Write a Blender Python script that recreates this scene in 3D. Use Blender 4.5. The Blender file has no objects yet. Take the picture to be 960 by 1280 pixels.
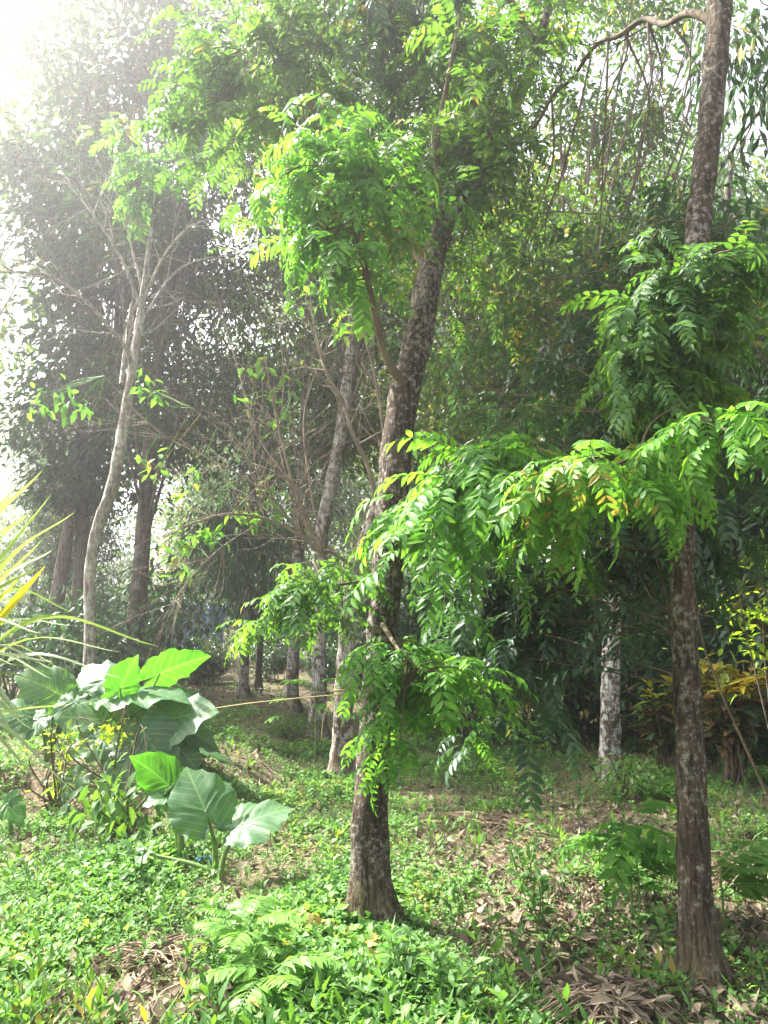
import bpy, math, random
import numpy as np
from mathutils import Vector

R = np.random.default_rng(11)
random.seed(11)
S = bpy.context.scene
COL = S.collection
rad = math.radians

# ------------------------------------------------------------------ camera
FPX = 967.0                      # focal length in photo pixels (960 x 1280)
EYE = np.array([0.0, 0.0, 1.55])
PITCH = rad(9.4)
CP, SP = math.cos(PITCH), math.sin(PITCH)

cam = bpy.data.objects.new('camera', bpy.data.cameras.new('camera'))
COL.objects.link(cam)
cam.location = EYE
cam.rotation_euler = (rad(90) + PITCH, 0, 0)
cam.data.sensor_fit = 'VERTICAL'
cam.data.sensor_height = 36.0
cam.data.lens = 36.0 * FPX / 1280.0
cam.data.clip_start = 0.05
cam.data.clip_end = 2000
S.camera = cam


def ray(px, py):
    x = (px - 480.0) / FPX
    y = -(py - 640.0) / FPX
    return np.array([x, CP - y * SP, SP + y * CP])


def at(px, py, d):
    """world point seen at a photo pixel, d metres ahead of the camera"""
    r = ray(px, py)
    return EYE + r * (d / r[1])


def sstep(a, b, x):
    t = np.clip((np.asarray(x, float) - a) / (b - a), 0, 1)
    return t * t * (3 - 2 * t)


def wav(x, y, s, seed):
    """cheap smooth noise, about -1..1"""
    g = np.random.default_rng(seed)
    o = 0
    for i in range(6):
        a = g.uniform(0, 2 * math.pi)
        f = s * g.uniform(0.6, 1.9)
        o = o + np.sin((x * math.cos(a) + y * math.sin(a)) * f + g.uniform(0, 6.28))
    return o / 3.0


def gh(x, y):
    x = np.asarray(x, float)
    y = np.asarray(y, float)
    z = 0.035 * wav(x, y, 1.3, 3) + 0.02 * wav(x, y, 4.0, 4)
    z = z + 0.30 * sstep(6.9, 7.5, y + 0.25 * wav(x, y, 1.5, 9)) * sstep(-0.9, -1.9, x)
    z = z + 0.05 * np.clip(y - 11, 0, 30) * sstep(12, -3, x)
    z = z + 0.015 * np.clip(y - 11, 0, 30)
    z = z * sstep(90, 40, np.hypot(x, y))
    return z


def gp(px, py):
    """where the ray through a photo pixel meets the ground"""
    r = ray(px, py)
    t = 0.5
    for _ in range(4000):
        p = EYE + r * t
        if p[2] <= float(gh(p[0], p[1])):
            break
        t += 0.01
    return EYE + r * t


def gz(x, y):
    return np.array([x, y, float(gh(x, y))])


# ------------------------------------------------------------------ objects
def tag(o, label=None, cat=None, group=None, kind=None):
    if label:
        o['label'] = label
    if cat:
        o['category'] = cat
    if group:
        o['group'] = group
    if kind:
        o['kind'] = kind
    return o


def thing(name, loc, label, cat, group=None):
    o = bpy.data.objects.new(name, None)
    o.empty_display_size = 0.2
    o.location = loc
    COL.objects.link(o)
    return tag(o, label, cat, group)


def copy_tree(root, loc, rz, scale, label=None, group=None):
    c = root.copy()
    COL.objects.link(c)
    c.location = loc
    c.rotation_euler = (0, 0, rz)
    c.scale = scale
    if label:
        c['label'] = label
    if group:
        c['group'] = group
    for ch in list(root.children):
        k = ch.copy()
        COL.objects.link(k)
        k.parent = c
    return c


class MB:
    def __init__(self):
        self.v, self.q, self.t, self.uv = [], [], [], []
        self.n = 0

    def add(self, V, Q=None, T=None, UV=None):
        V = np.asarray(V, float).reshape(-1, 3)
        if Q is not None and len(Q):
            self.q.append(np.asarray(Q, int).reshape(-1, 4) + self.n)
        if T is not None and len(T):
            self.t.append(np.asarray(T, int).reshape(-1, 3) + self.n)
        self.v.append(V)
        self.uv.append(UV if UV is not None else np.zeros((len(V), 2)))
        self.n += len(V)

    def build(self, name, mat, parent=None, smooth=True, uv=False):
        me = bpy.data.meshes.new(name)
        V = np.concatenate(self.v) if self.v else np.zeros((0, 3))
        org = np.array(parent.location) if parent is not None else np.zeros(3)
        if parent is not None and parent.parent is not None:
            org = org + np.array(parent.parent.location)
        Q = np.concatenate(self.q) if self.q else np.zeros((0, 4), int)
        T = np.concatenate(self.t) if self.t else np.zeros((0, 3), int)
        me.vertices.add(len(V))
        me.vertices.foreach_set('co', (V - org).astype(np.float32).ravel())
        nl = len(Q) * 4 + len(T) * 3
        li = np.concatenate([Q.ravel(), T.ravel()]).astype(np.int32)
        me.loops.add(nl)
        me.loops.foreach_set('vertex_index', li)
        me.polygons.add(len(Q) + len(T))
        ls = np.concatenate([np.arange(len(Q)) * 4, len(Q) * 4 + np.arange(len(T)) * 3]).astype(np.int32)
        me.polygons.foreach_set('loop_start', ls)
        if smooth:
            me.polygons.foreach_set('use_smooth', np.ones(len(Q) + len(T), bool))
        if uv:
            l = me.uv_layers.new(name='UVMap')
            l.data.foreach_set('uv', np.concatenate(self.uv)[li].astype(np.float32).ravel())
        me.update(calc_edges=True)
        me.validate()
        me.materials.append(mat)
        o = bpy.data.objects.new(name, me)
        COL.objects.link(o)
        if parent is not None:
            o.parent = parent
        return o


def unit(v):
    v = np.asarray(v, float)
    return v / (np.linalg.norm(v, axis=-1, keepdims=True) + 1e-9)


def spline(pts, per=6):
    P = np.asarray(pts, float)
    if len(P) < 3:
        return np.array([P[0] + (P[-1] - P[0]) * t for t in np.linspace(0, 1, per + 1)])
    E = np.vstack([2 * P[0] - P[1], P, 2 * P[-1] - P[-2]])
    out = []
    for i in range(len(P) - 1):
        a, b, c, d = E[i], E[i + 1], E[i + 2], E[i + 3]
        for k in range(per):
            t = k / per
            out.append(0.5 * (2 * b + (c - a) * t + (2 * a - 5 * b + 4 * c - d) * t * t + (3 * b - a - 3 * c + d) * t ** 3))
    out.append(P[-1])
    return np.array(out)


def tube(mb, pts, r, sides=8, rough=0.0, cap=True):
    P = np.asarray(pts, float)
    n = len(P)
    r = np.interp(np.linspace(0, 1, n), np.linspace(0, 1, len(r)), r) if len(r) != n else np.asarray(r)
    Tn = unit(np.gradient(P, axis=0))
    up = np.array([1.0, 0.0, 0.0]) if abs(Tn[0][0]) < 0.8 else np.array([0.0, 1.0, 0.0])
    N = np.zeros((n, 3))
    u = up
    for i in range(n):
        u = u - Tn[i] * np.dot(u, Tn[i])
        u = u / (np.linalg.norm(u) + 1e-9)
        N[i] = u
    B = np.cross(Tn, N)
    a = np.linspace(0, 2 * math.pi, sides, endpoint=False)
    rr = r[:, None] * np.ones(sides)[None]
    if rough:
        ph = R.uniform(0, 6.28, 5)
        s = np.linspace(0, 1, n)[:, None]
        for k in range(1, 5):
            rr = rr * (1 + rough / k * np.sin(k * a[None] + ph[k] + s * 9 * np.sin(ph[k] + k)))
        rr = rr * (1 + rough * 0.5 * R.standard_normal((n, sides)))
    V = P[:, None] + N[:, None] * (np.cos(a)[None, :, None] * rr[..., None]) + B[:, None] * (np.sin(a)[None, :, None] * rr[..., None])
    i, j = np.meshgrid(np.arange(n - 1), np.arange(sides), indexing='ij')
    j2 = (j + 1) % sides
    Q = np.stack([i * sides + j, i * sides + j2, (i + 1) * sides + j2, (i + 1) * sides + j], -1).reshape(-1, 4)
    V = V.reshape(-1, 3)
    if cap:
        V = np.vstack([V, P[-1] + Tn[-1] * r[-1] * 0.6])
        c = n * sides
        T = [[(n - 1) * sides + k, (n - 1) * sides + (k + 1) % sides, c] for k in range(sides)]
    else:
        T = None
    mb.add(V, Q, T)


# ------------------------------------------------------------------ leaf shapes (unit length along +Y, normal +Z)
def leaf_near(w, fold=0.10, tip=-0.10):
    V = [(0, 0, 0), (-.30 * w, .16, fold * .6 * w), (0, .18, 0), (.30 * w, .16, fold * .6 * w),
         (-.5 * w, .45, fold * w), (0, .45, -.0), (.5 * w, .45, fold * w),
         (-.30 * w, .76, fold * .6 * w + tip * .4), (0, .76, tip * .4), (.30 * w, .76, fold * .6 * w + tip * .4), (0, 1, tip)]
    Q = [(1, 2, 5, 4), (2, 3, 6, 5), (4, 5, 8, 7), (5, 6, 9, 8)]
    T = [(0, 2, 1), (0, 3, 2), (7, 8, 10), (8, 9, 10)]
    return np.array(V, float), np.array(Q), np.array(T)


def leaf_mid(w, fold=0.25, tip=-0.12):
    V = [(0, 0, 0), (-.5 * w, .42, fold * w), (0, .45, 0.02), (.5 * w, .42, fold * w), (0, 1, tip)]
    return np.array(V, float), np.zeros((0, 4), int), np.array([(0, 2, 1), (0, 3, 2), (1, 2, 4), (2, 3, 4)])


def leaf_far(w, fold=0.25):
    V = [(0, 0, 0), (-.5 * w, .42, fold * w), (0, 1, -.05), (.5 * w, .42, fold * w)]
    return np.array(V, float), np.zeros((0, 4), int), np.array([(0, 2, 1), (0, 3, 2)])


def inst(mb, tmpl, O, M, s):
    """copies of a leaf shape: origins O (n,3), axes M (n,3,3) as columns, scales s (n,)"""
    V, Q, T = tmpl
    O = np.asarray(O, float)
    n, k = len(O), len(V)
    if n == 0:
        return
    W = np.einsum('nij,kj->nki', M, V) * np.asarray(s).reshape(-1, 1, 1) + O[:, None]
    off = (np.arange(n) * k)[:, None, None]
    mb.add(W.reshape(-1, 3), (Q[None] + off).reshape(-1, 4) if len(Q) else None, (T[None] + off).reshape(-1, 3) if len(T) else None)


def frames(D, up=None, roll=0.0):
    """axes with +Y along D and +Z as close to up as possible"""
    D = unit(D)
    n = len(D)
    U = np.tile([0, 0, 1.0], (n, 1)) if up is None else up
    U = U + R.standard_normal((n, 3)) * roll
    X = unit(np.cross(D, U))
    Z = np.cross(X, D)
    return np.stack([X, D, Z], -1)


def merge(parts):
    Vs, Qs, Ts, n = [], [], [], 0
    for V, Q, T in parts:
        Vs.append(V)
        if len(Q):
            Qs.append(np.asarray(Q) + n)
        if len(T):
            Ts.append(np.asarray(T) + n)
        n += len(V)
    return np.concatenate(Vs), np.concatenate(Qs) if Qs else np.zeros((0, 4), int), np.concatenate(Ts) if Ts else np.zeros((0, 3), int)


def compound(pairs, L, ll, w, p0, droop, near=True):
    """a pinnate leaf: drooping midrib with paired leaflets; base at 0, heading +Y"""
    t = np.linspace(0, 1, 9)
    ang = p0 - droop * t
    st = np.stack([np.zeros(9), np.cos(ang), np.sin(ang)], -1) * (L / 8)
    P = np.vstack([[0, 0, 0], np.cumsum(st, 0)])
    mb = MB()
    tube(mb, P, [0.0032, 0.0012], 3, cap=False)
    out = [(np.concatenate(mb.v), np.concatenate(mb.q), np.zeros((0, 3), int))]
    Tn = unit(np.gradient(P, axis=0))
    Sx = np.array([1.0, 0, 0])
    for i in range(pairs + 1):
        f = 0.18 + 0.82 * i / pairs
        x = f * (len(P) - 1)
        k = min(int(x), len(P) - 2)
        c = P[k] + (P[k + 1] - P[k]) * (x - k)
        tg = Tn[k]
        N = np.cross(Sx, tg)
        for sg in ((-1, 1) if i < pairs else (0,)):
            if R.uniform() < .07:
                continue
            d = tg * 0.62 + sg * Sx * 0.85 + N * R.uniform(-.28, .12) + R.standard_normal(3) * .07
            d = d + np.array([0, 0, -0.22])
            tm = (leaf_near if near else leaf_mid)(w * R.uniform(.85, 1.15), R.uniform(.05, .3), R.uniform(-.2, -.02))
            M = frames(d[None], N[None] + R.standard_normal((1, 3)) * .22)[0]
            sz = ll * (0.72 + 0.45 * math.sin(math.pi * min(1, .15 + f * .8))) * R.uniform(.85, 1.12)
            out.append((tm[0] @ M.T * sz + c, tm[1], tm[2]))
    return merge(out)


COMP = [compound(int(R.integers(6, 9)), R.uniform(.34, .5), .105, .36, R.uniform(-.1, .6), R.uniform(.9, 1.9)) for _ in range(18)]
COMP_SM = [compound(int(R.integers(6, 9)), R.uniform(.3, .42), .08, .42, R.uniform(.1, .6), R.uniform(.6, 1.6), False) for _ in range(8)]
NEAR_CACHE = {}


def twig_leaves(tw, lf, start, end, sag, n, tmpls, sc, r0=0.006, frac=0.6, bow=0.15):
    a, b = np.asarray(start, float), np.asarray(end, float)
    L = np.linalg.norm(b - a)
    m = (a + b) / 2 + np.array([0, 0, sag * L]) + R.standard_normal(3) * L * bow * .5
    P = spline([a, m, b], 5)
    tube(tw, P, [r0, r0 * .35], 4)
    side = 1
    for i in range(n):
        f = 1 - frac * (i / max(1, n - 1)) if n > 1 else 1
        x = f * (len(P) - 1)
        k = min(int(x), len(P) - 2)
        c = P[k] + (P[k + 1] - P[k]) * (x - k)
        d = unit(P[k + 1] - P[k])
        az = math.atan2(d[0], d[1])
        side = -side
        az2 = az + (side * R.uniform(.5, 1.25) if i else R.uniform(-.25, .25))
        fw = np.array([math.sin(az2), math.cos(az2), R.uniform(-.95, .3)])
        M = frames(fw[None], roll=.22)
        inst(lf, tmpls[int(R.integers(len(tmpls)))], c[None], M, [sc * R.uniform(.6, 1.2)])


def in_ball(n):
    v = unit(R.standard_normal((n, 3)))
    return v * (R.uniform(0, 1, n) ** (1 / 2.2))[:, None]


def cluster(tw, lf, branch, c, rpx, d, dr, ntw, nl, tmpls, sc=1.0, sag=.12, r0=.006, reach=1.6, frac=.6, bow=.15):
    """leafy twigs filling an ellipsoid: centre pixel c, radii rpx in pixels at depth d, dr metres deep"""
    B = spline(branch, 6)
    C = at(c[0], c[1], d)
    rx, rz = rpx[0] * d / FPX, rpx[1] * d / FPX
    vs = in_ball(max(3, int(ntw * .8))) * 1.2
    vs[::7] *= 1.45
    for v in vs:
        e = C + v * np.array([rx, dr, rz])
        dist = np.linalg.norm(B - e, axis=1) + R.uniform(0, .5, len(B))
        s = B[int(np.argmin(dist))]
        L = np.linalg.norm(e - s)
        if L > reach:
            s = e + unit(s - e) * reach * R.uniform(.75, 1) + np.array([0, 0, .12])
        twig_leaves(tw, lf, s, e, sag, nl, tmpls, sc, r0, frac, bow)


def crown(lf, tw, C, rad3, n, size, w, origin, droop=.5, clump=.55, shell=.5, gap=.0, per=76, seed=1, limbs=10, r0=.05, tm=None, spread=1.0):
    """leaf clumps spread through an ellipsoid, limbs reaching out to some of them"""
    nc = max(6, n // per)
    C = np.asarray(C, float)
    rad3 = np.asarray(rad3, float)
    v = unit(R.standard_normal((nc * 3, 3)))
    v = v * (shell + (1 - shell) * R.uniform(0, 1, (nc * 3, 1)) ** .6)
    nz = wav(v[:, 0] * 3 + v[:, 2] * 2, v[:, 1] * 3 - v[:, 2] * 2.2, 1.6, seed)
    keep = nz > gap
    v = v[keep][:nc]
    v = v * (1 + .16 * wav(v[:, 0] * 4, v[:, 2] * 4, 1.5, seed + 7))[:, None]
    cc = C + v * rad3
    for i in range(min(limbs, len(cc))):
        e = cc[i]
        s = origin[int(R.integers(len(origin)))] if len(origin) > 1 else origin[0]
        m = (s + e) / 2 + np.array([0, 0, .25]) + R.standard_normal(3) * .25
        tube(tw, spline([s, m, e], 5), [r0, r0 * .15], 5)
        for _ in range(4):
            q = spline([s, m, e], 5)[int(R.integers(4, 10))]
            f = e + R.standard_normal(3) * clump * 1.2
            tube(tw, spline([q, (q + f) / 2 + R.standard_normal(3) * .12, f], 3), [r0 * .3, r0 * .06], 4)
    k = len(cc)
    clump = clump * 1.25
    cs = clump * R.uniform(.5, 1.35, k)
    base = np.repeat(cc, per, 0)
    off = R.standard_normal((k * per, 3)) * np.repeat(cs, per)[:, None] * np.array([.55, .55, .34]) * spread
    O = base + off
    D = off * np.array([1, 1, .3]) / clump + R.standard_normal((k * per, 3)) * .45
    D[:, 2] -= droop
    M = frames(D, roll=.35)
    inst(lf, tm if tm else leaf_far(w), O, M, size * R.uniform(.6, 1.25, k * per))


# ------------------------------------------------------------------ materials
def nodes(name):
    m = bpy.data.materials.new(name)
    m.use_nodes = True
    nt = m.node_tree
    nt.nodes.clear()
    return m, nt, nt.nodes, nt.links


def ramp(N, pts):
    r = N.new('ShaderNodeValToRGB')
    e = r.color_ramp.elements
    while len(e) > 1:
        e.remove(e[-1])
    e[0].position, e[0].color = pts[0][0], (*pts[0][1], 1)
    for p, c in pts[1:]:
        x = e.new(p)
        x.color = (*c, 1)
    return r


def leaf_mat(name, cols, trans=.45, tcol=None, rough=.42, spec=.4, nscale=.9, vein=False, old=(.24, .20, .06)):
    """cols: 3-4 base colours spread over the leaves; tcol tints the light that shines through"""
    m, nt, N, L = nodes(name)
    g = N.new('ShaderNodeNewGeometry')
    rp = ramp(N, [(.95 * i / (len(cols) - 1), c) for i, c in enumerate(cols)] + [(1.0, old or cols[-1])])
    tc = N.new('ShaderNodeTexCoord')
    nz = N.new('ShaderNodeTexNoise')
    nz.inputs['Scale'].default_value = nscale
    nz.inputs['Detail'].default_value = 1
    L.new(tc.outputs['Object'], nz.inputs['Vector'])
    ad = N.new('ShaderNodeMath')
    ad.operation = 'MULTIPLY_ADD'
    L.new(nz.outputs['Fac'], ad.inputs[0])
    ad.inputs[1].default_value = 1.3
    ad.inputs[2].default_value = -.65
    a2 = N.new('ShaderNodeMath')
    a2.operation = 'MULTIPLY_ADD'
    L.new(g.outputs['Random Per Island'], a2.inputs[0])
    a2.inputs[1].default_value = .8
    a3 = N.new('ShaderNodeMath')
    a3.operation = 'ADD'
    L.new(ad.outputs[0], a3.inputs[0])
    L.new(a2.outputs[0], a3.inputs[1])
    a2.inputs[2].default_value = .1
    L.new(a3.outputs[0], rp.inputs[0])
    col = rp.outputs[0]
    if vein:
        uv = N.new('ShaderNodeUVMap')
        sx = N.new('ShaderNodeSeparateXYZ')
        L.new(uv.outputs[0], sx.inputs[0])

        def mth(op, a, b=None, c=None):
            q = N.new('ShaderNodeMath')
            q.operation = op
            for i, s in enumerate((a, b, c)):
                if s is None:
                    continue
                if isinstance(s, (int, float)):
                    q.inputs[i].default_value = s
                else:
                    L.new(s, q.inputs[i])
            return q.outputs[0]
        ax = mth('ABSOLUTE', sx.outputs[0])
        dd = mth('MULTIPLY_ADD', ax, -.75, sx.outputs[1])
        fr = mth('FRACT', mth('MULTIPLY', dd, 6.5))
        ln = mth('GREATER_THAN', mth('ABSOLUTE', mth('SUBTRACT', fr, .5)), .455)
        mid = mth('LESS_THAN', ax, .018)
        vn = mth('MAXIMUM', ln, mid)
        mx = N.new('ShaderNodeMix')
        mx.data_type = 'RGBA'
        L.new(mth('MULTIPLY', vn, .32), mx.inputs[0])
        L.new(col, mx.inputs[6])
        mx.inputs[7].default_value = (.30, .42, .22, 1)
        col = mx.outputs[2]
    b = N.new('ShaderNodeBsdfPrincipled')
    L.new(col, b.inputs['Base Color'])
    b.inputs['Roughness'].default_value = rough
    b.inputs['Specular IOR Level'].default_value = spec
    t = N.new('ShaderNodeBsdfTranslucent')
    mu = N.new('ShaderNodeMix')
    mu.data_type = 'RGBA'
    mu.blend_type = 'MULTIPLY'
    mu.inputs[0].default_value = 1
    L.new(col, mu.inputs[6])
    mu.inputs[7].default_value = (*(tcol or (2.2, 2.0, .7)), 1)
    L.new(mu.outputs[2], t.inputs['Color'])
    x = N.new('ShaderNodeMixShader')
    x.inputs[0].default_value = trans
    L.new(b.outputs[0], x.inputs[1])
    L.new(t.outputs[0], x.inputs[2])
    o = N.new('ShaderNodeOutputMaterial')
    L.new(x.outputs[0], o.inputs[0])
    return m


def bark_mat(name, dark, light, lichen=None, amount=.5, lscale=9, scale=14, moss=0.0):
    m, nt, N, L = nodes(name)
    tc = N.new('ShaderNodeTexCoord')
    mp = N.new('ShaderNodeMapping')
    mp.inputs['Scale'].default_value = (1, 1, .35)
    L.new(tc.outputs['Object'], mp.inputs['Vector'])
    n1 = N.new('ShaderNodeTexNoise')
    n1.inputs['Scale'].default_value = scale
    n1.inputs['Detail'].default_value = 10
    n1.inputs['Roughness'].default_value = .75
    L.new(mp.outputs[0], n1.inputs['Vector'])
    n0 = N.new('ShaderNodeTexNoise')
    n0.inputs['Scale'].default_value = 3.1
    n0.inputs['Detail'].default_value = 4
    L.new(mp.outputs[0], n0.inputs['Vector'])
    av = N.new('ShaderNodeMix')
    av.inputs[0].default_value = .38
    L.new(n1.outputs['Fac'], av.inputs[2])
    L.new(n0.outputs['Fac'], av.inputs[3])
    mp2 = N.new('ShaderNodeMapping')
    mp2.inputs['Scale'].default_value = (1, 1, .13)
    L.new(tc.outputs['Object'], mp2.inputs['Vector'])
    n5 = N.new('ShaderNodeTexNoise')
    n5.inputs['Scale'].default_value = scale * 2.6
    n5.inputs['Detail'].default_value = 6
    n5.inputs['Roughness'].default_value = .65
    L.new(mp2.outputs[0], n5.inputs['Vector'])
    r5 = ramp(N, [(.38, (.25, .25, .25)), (.5, (1, 1, 1))])
    L.new(n5.outputs['Fac'], r5.inputs[0])
    rp = ramp(N, [(.36, tuple(c * .75 for c in dark)), (.5, tuple((p + q) / 2 for p, q in zip(dark, light))), (.66, light)])
    L.new(av.outputs[0], rp.inputs[0])
    col = rp.outputs[0]
    if lichen:
        n2 = N.new('ShaderNodeTexNoise')
        n2.inputs['Scale'].default_value = lscale
        n2.inputs['Detail'].default_value = 9
        n2.inputs['Roughness'].default_value = .72
        L.new(tc.outputs['Object'], n2.inputs['Vector'])
        n4 = N.new('ShaderNodeTexNoise')
        n4.inputs['Scale'].default_value = 2.3
        n4.inputs['Detail'].default_value = 2
        L.new(tc.outputs['Object'], n4.inputs['Vector'])
        md = N.new('ShaderNodeMath')
        md.operation = 'MULTIPLY_ADD'
        L.new(n4.outputs['Fac'], md.inputs[0])
        md.inputs[1].default_value = .32
        L.new(n2.outputs['Fac'], md.inputs[2])
        th = .66 + (.5 - amount) * .5
        r2 = ramp(N, [(min(.98, th - .03), (0, 0, 0)), (min(.99, th + .06), (.85, .85, .85))])
        L.new(md.outputs[0], r2.inputs[0])
        mx = N.new('ShaderNodeMix')
        mx.data_type = 'RGBA'
        L.new(r2.outputs[0], mx.inputs[0])
        L.new(col, mx.inputs[6])
        mx.inputs[7].default_value = (*lichen, 1)
        col = mx.outputs[2]
    if moss:
        sx = N.new('ShaderNodeSeparateXYZ')
        L.new(tc.outputs['Object'], sx.inputs[0])
        n3 = N.new('ShaderNodeTexNoise')
        n3.inputs['Scale'].default_value = 6
        L.new(tc.outputs['Object'], n3.inputs['Vector'])
        ma = N.new('ShaderNodeMath')
        ma.operation = 'MULTIPLY_ADD'
        L.new(n3.outputs['Fac'], ma.inputs[0])
        ma.inputs[1].default_value = .7
        L.new(sx.outputs[2], ma.inputs[2])
        r3 = ramp(N, [(.38, (moss,) * 3), (.72, (0, 0, 0))])
        L.new(ma.outputs[0], r3.inputs[0])
        mx = N.new('ShaderNodeMix')
        mx.data_type = 'RGBA'
        L.new(r3.outputs[0], mx.inputs[0])
        L.new(col, mx.inputs[6])
        mx.inputs[7].default_value = (.15, .12, .06, 1)
        col = mx.outputs[2]
    cr = N.new('ShaderNodeMix')
    cr.data_type = 'RGBA'
    cr.blend_type = 'MULTIPLY'
    cr.inputs[0].default_value = .75
    L.new(col, cr.inputs[6])
    L.new(r5.outputs[0], cr.inputs[7])
    col = cr.outputs[2]
    hh = N.new('ShaderNodeMath')
    hh.operation = 'MULTIPLY_ADD'
    L.new(r5.outputs[0], hh.inputs[0])
    hh.inputs[1].default_value = .45
    L.new(n1.outputs['Fac'], hh.inputs[2])
    b = N.new('ShaderNodeBsdfPrincipled')
    b.inputs['Roughness'].default_value = .9
    b.inputs['Specular IOR Level'].default_value = .2
    L.new(col, b.inputs['Base Color'])
    bp = N.new('ShaderNodeBump')
    bp.inputs['Strength'].default_value = 1.0
    bp.inputs['Distance'].default_value = .035
    L.new(hh.outputs[0], bp.inputs['Height'])
    L.new(bp.outputs[0], b.inputs['Normal'])
    o = N.new('ShaderNodeOutputMaterial')
    L.new(b.outputs[0], o.inputs[0])
    return m


def plain_mat(name, c1, c2, rough=.8, scale=20, island=False, trans=0.0):
    m, nt, N, L = nodes(name)
    tc = N.new('ShaderNodeTexCoord')
    n1 = N.new('ShaderNodeTexNoise')
    n1.inputs['Scale'].default_value = scale
    n1.inputs['Detail'].default_value = 4
    L.new(tc.outputs['Object'], n1.inputs['Vector'])
    rp = ramp(N, [(.3, c1), (.7, c2)])
    src = n1.outputs['Fac']
    if island:
        g = N.new('ShaderNodeNewGeometry')
        rp.color_ramp.elements[0].position = 0
        rp.color_ramp.elements[1].position = 1
        src = g.outputs['Random Per Island']
    L.new(src, rp.inputs[0])
    b = N.new('ShaderNodeBsdfPrincipled')
    b.inputs['Roughness'].default_value = rough
    b.inputs['Specular IOR Level'].default_value = .3
    L.new(rp.outputs[0], b.inputs['Base Color'])
    o = N.new('ShaderNodeOutputMaterial')
    if trans:
        t = N.new('ShaderNodeBsdfTranslucent')
        L.new(rp.outputs[0], t.inputs[0])
        x = N.new('ShaderNodeMixShader')
        x.inputs[0].default_value = trans
        L.new(b.outputs[0], x.inputs[1])
        L.new(t.outputs[0], x.inputs[2])
        L.new(x.outputs[0], o.inputs[0])
    else:
        L.new(b.outputs[0], o.inputs[0])
    return m


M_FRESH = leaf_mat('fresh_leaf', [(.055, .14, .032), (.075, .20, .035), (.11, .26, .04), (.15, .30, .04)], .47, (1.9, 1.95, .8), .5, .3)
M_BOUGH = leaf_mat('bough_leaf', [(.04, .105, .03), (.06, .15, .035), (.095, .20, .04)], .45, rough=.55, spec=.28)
M_DEEP = leaf_mat('deep_leaf', [(.025, .065, .034), (.04, .095, .045), (.06, .12, .05)], .3, (1.7, 1.9, .8), .38, .5)  # darker leaf tone; on the near trees it paints shade into their boughs
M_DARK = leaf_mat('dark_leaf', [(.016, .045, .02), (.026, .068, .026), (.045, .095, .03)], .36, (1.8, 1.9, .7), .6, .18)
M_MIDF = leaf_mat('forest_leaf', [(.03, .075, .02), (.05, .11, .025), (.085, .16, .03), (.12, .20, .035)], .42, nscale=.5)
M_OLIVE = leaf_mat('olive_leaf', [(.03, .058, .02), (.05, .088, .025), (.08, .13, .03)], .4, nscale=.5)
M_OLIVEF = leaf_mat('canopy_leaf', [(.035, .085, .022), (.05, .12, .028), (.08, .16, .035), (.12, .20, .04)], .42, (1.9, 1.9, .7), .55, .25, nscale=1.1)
M_FERN = leaf_mat('feathery_leaf', [(.09, .20, .05), (.14, .28, .06), (.19, .34, .08)], .42, (1.7, 1.8, .7), .5, .3)
M_LIME = leaf_mat('lime_leaf', [(.12, .22, .03), (.18, .30, .035), (.25, .34, .04)], .5)
M_WEED = leaf_mat('weed_leaf', [(.05, .12, .035), (.085, .19, .05), (.13, .25, .075), (.18, .30, .10)], .38, (1.7, 1.8, .8), .5, .3, nscale=1.2)
M_CARPET = leaf_mat('carpet_leaf', [(.035, .09, .022), (.08, .185, .045), (.13, .265, .07), (.18, .32, .085)], .38, (1.7, 1.8, .8), .55, .28, nscale=1.6)
M_EAR = leaf_mat('elephant_ear_leaf', [(.04, .105, .05), (.06, .145, .06), (.08, .17, .065)], .35, (2.4, 2.5, .5), .45, .4, nscale=5, vein=True, old=(.09, .17, .06))
M_EAR_LIT = leaf_mat('elephant_ear_lit_leaf', [(.06, .165, .03), (.085, .205, .035)], .5, (1.25, 1.85, .4), .4, .35, nscale=3, vein=True, old=(.13, .24, .04))  # brighter copy of the ear leaf, backlight painted into its colour
M_STALK = plain_mat('green_stalk', (.10, .17, .05), (.15, .24, .06), .5)
M_STRAP = leaf_mat('strap_leaf', [(.11, .19, .06), (.19, .27, .11), (.33, .38, .24)], .3, (1.4, 1.5, .6))
M_YELLOWBLADE = leaf_mat('yellow_blade', [(.17, .22, .03), (.32, .29, .05)], .45, (1.6, 1.4, .3))
M_CROTON = leaf_mat('croton_leaf', [(.09, .17, .03), (.24, .28, .04), (.46, .40, .04), (.46, .20, .05)], .4, (1.4, 1.2, .5))
M_CROTON_R = leaf_mat('croton_red_leaf', [(.05, .10, .035), (.08, .14, .04), (.19, .10, .05), (.06, .12, .045)], .3, (1.4, 1.1, .7))
M_DRY = plain_mat('dry_leaf', (.05, .035, .024), (.33, .265, .19), .85, island=True, trans=.15)
M_DRYSTALK = plain_mat('dry_stalk', (.10, .07, .045), (.36, .28, .19), .85, island=True)
M_TWIG = plain_mat('twig_bark', (.06, .045, .03), (.16, .12, .08), .85, 8)
M_BARE = plain_mat('bare_twig_bark', (.13, .095, .07), (.34, .275, .21), .85, 6)

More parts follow.
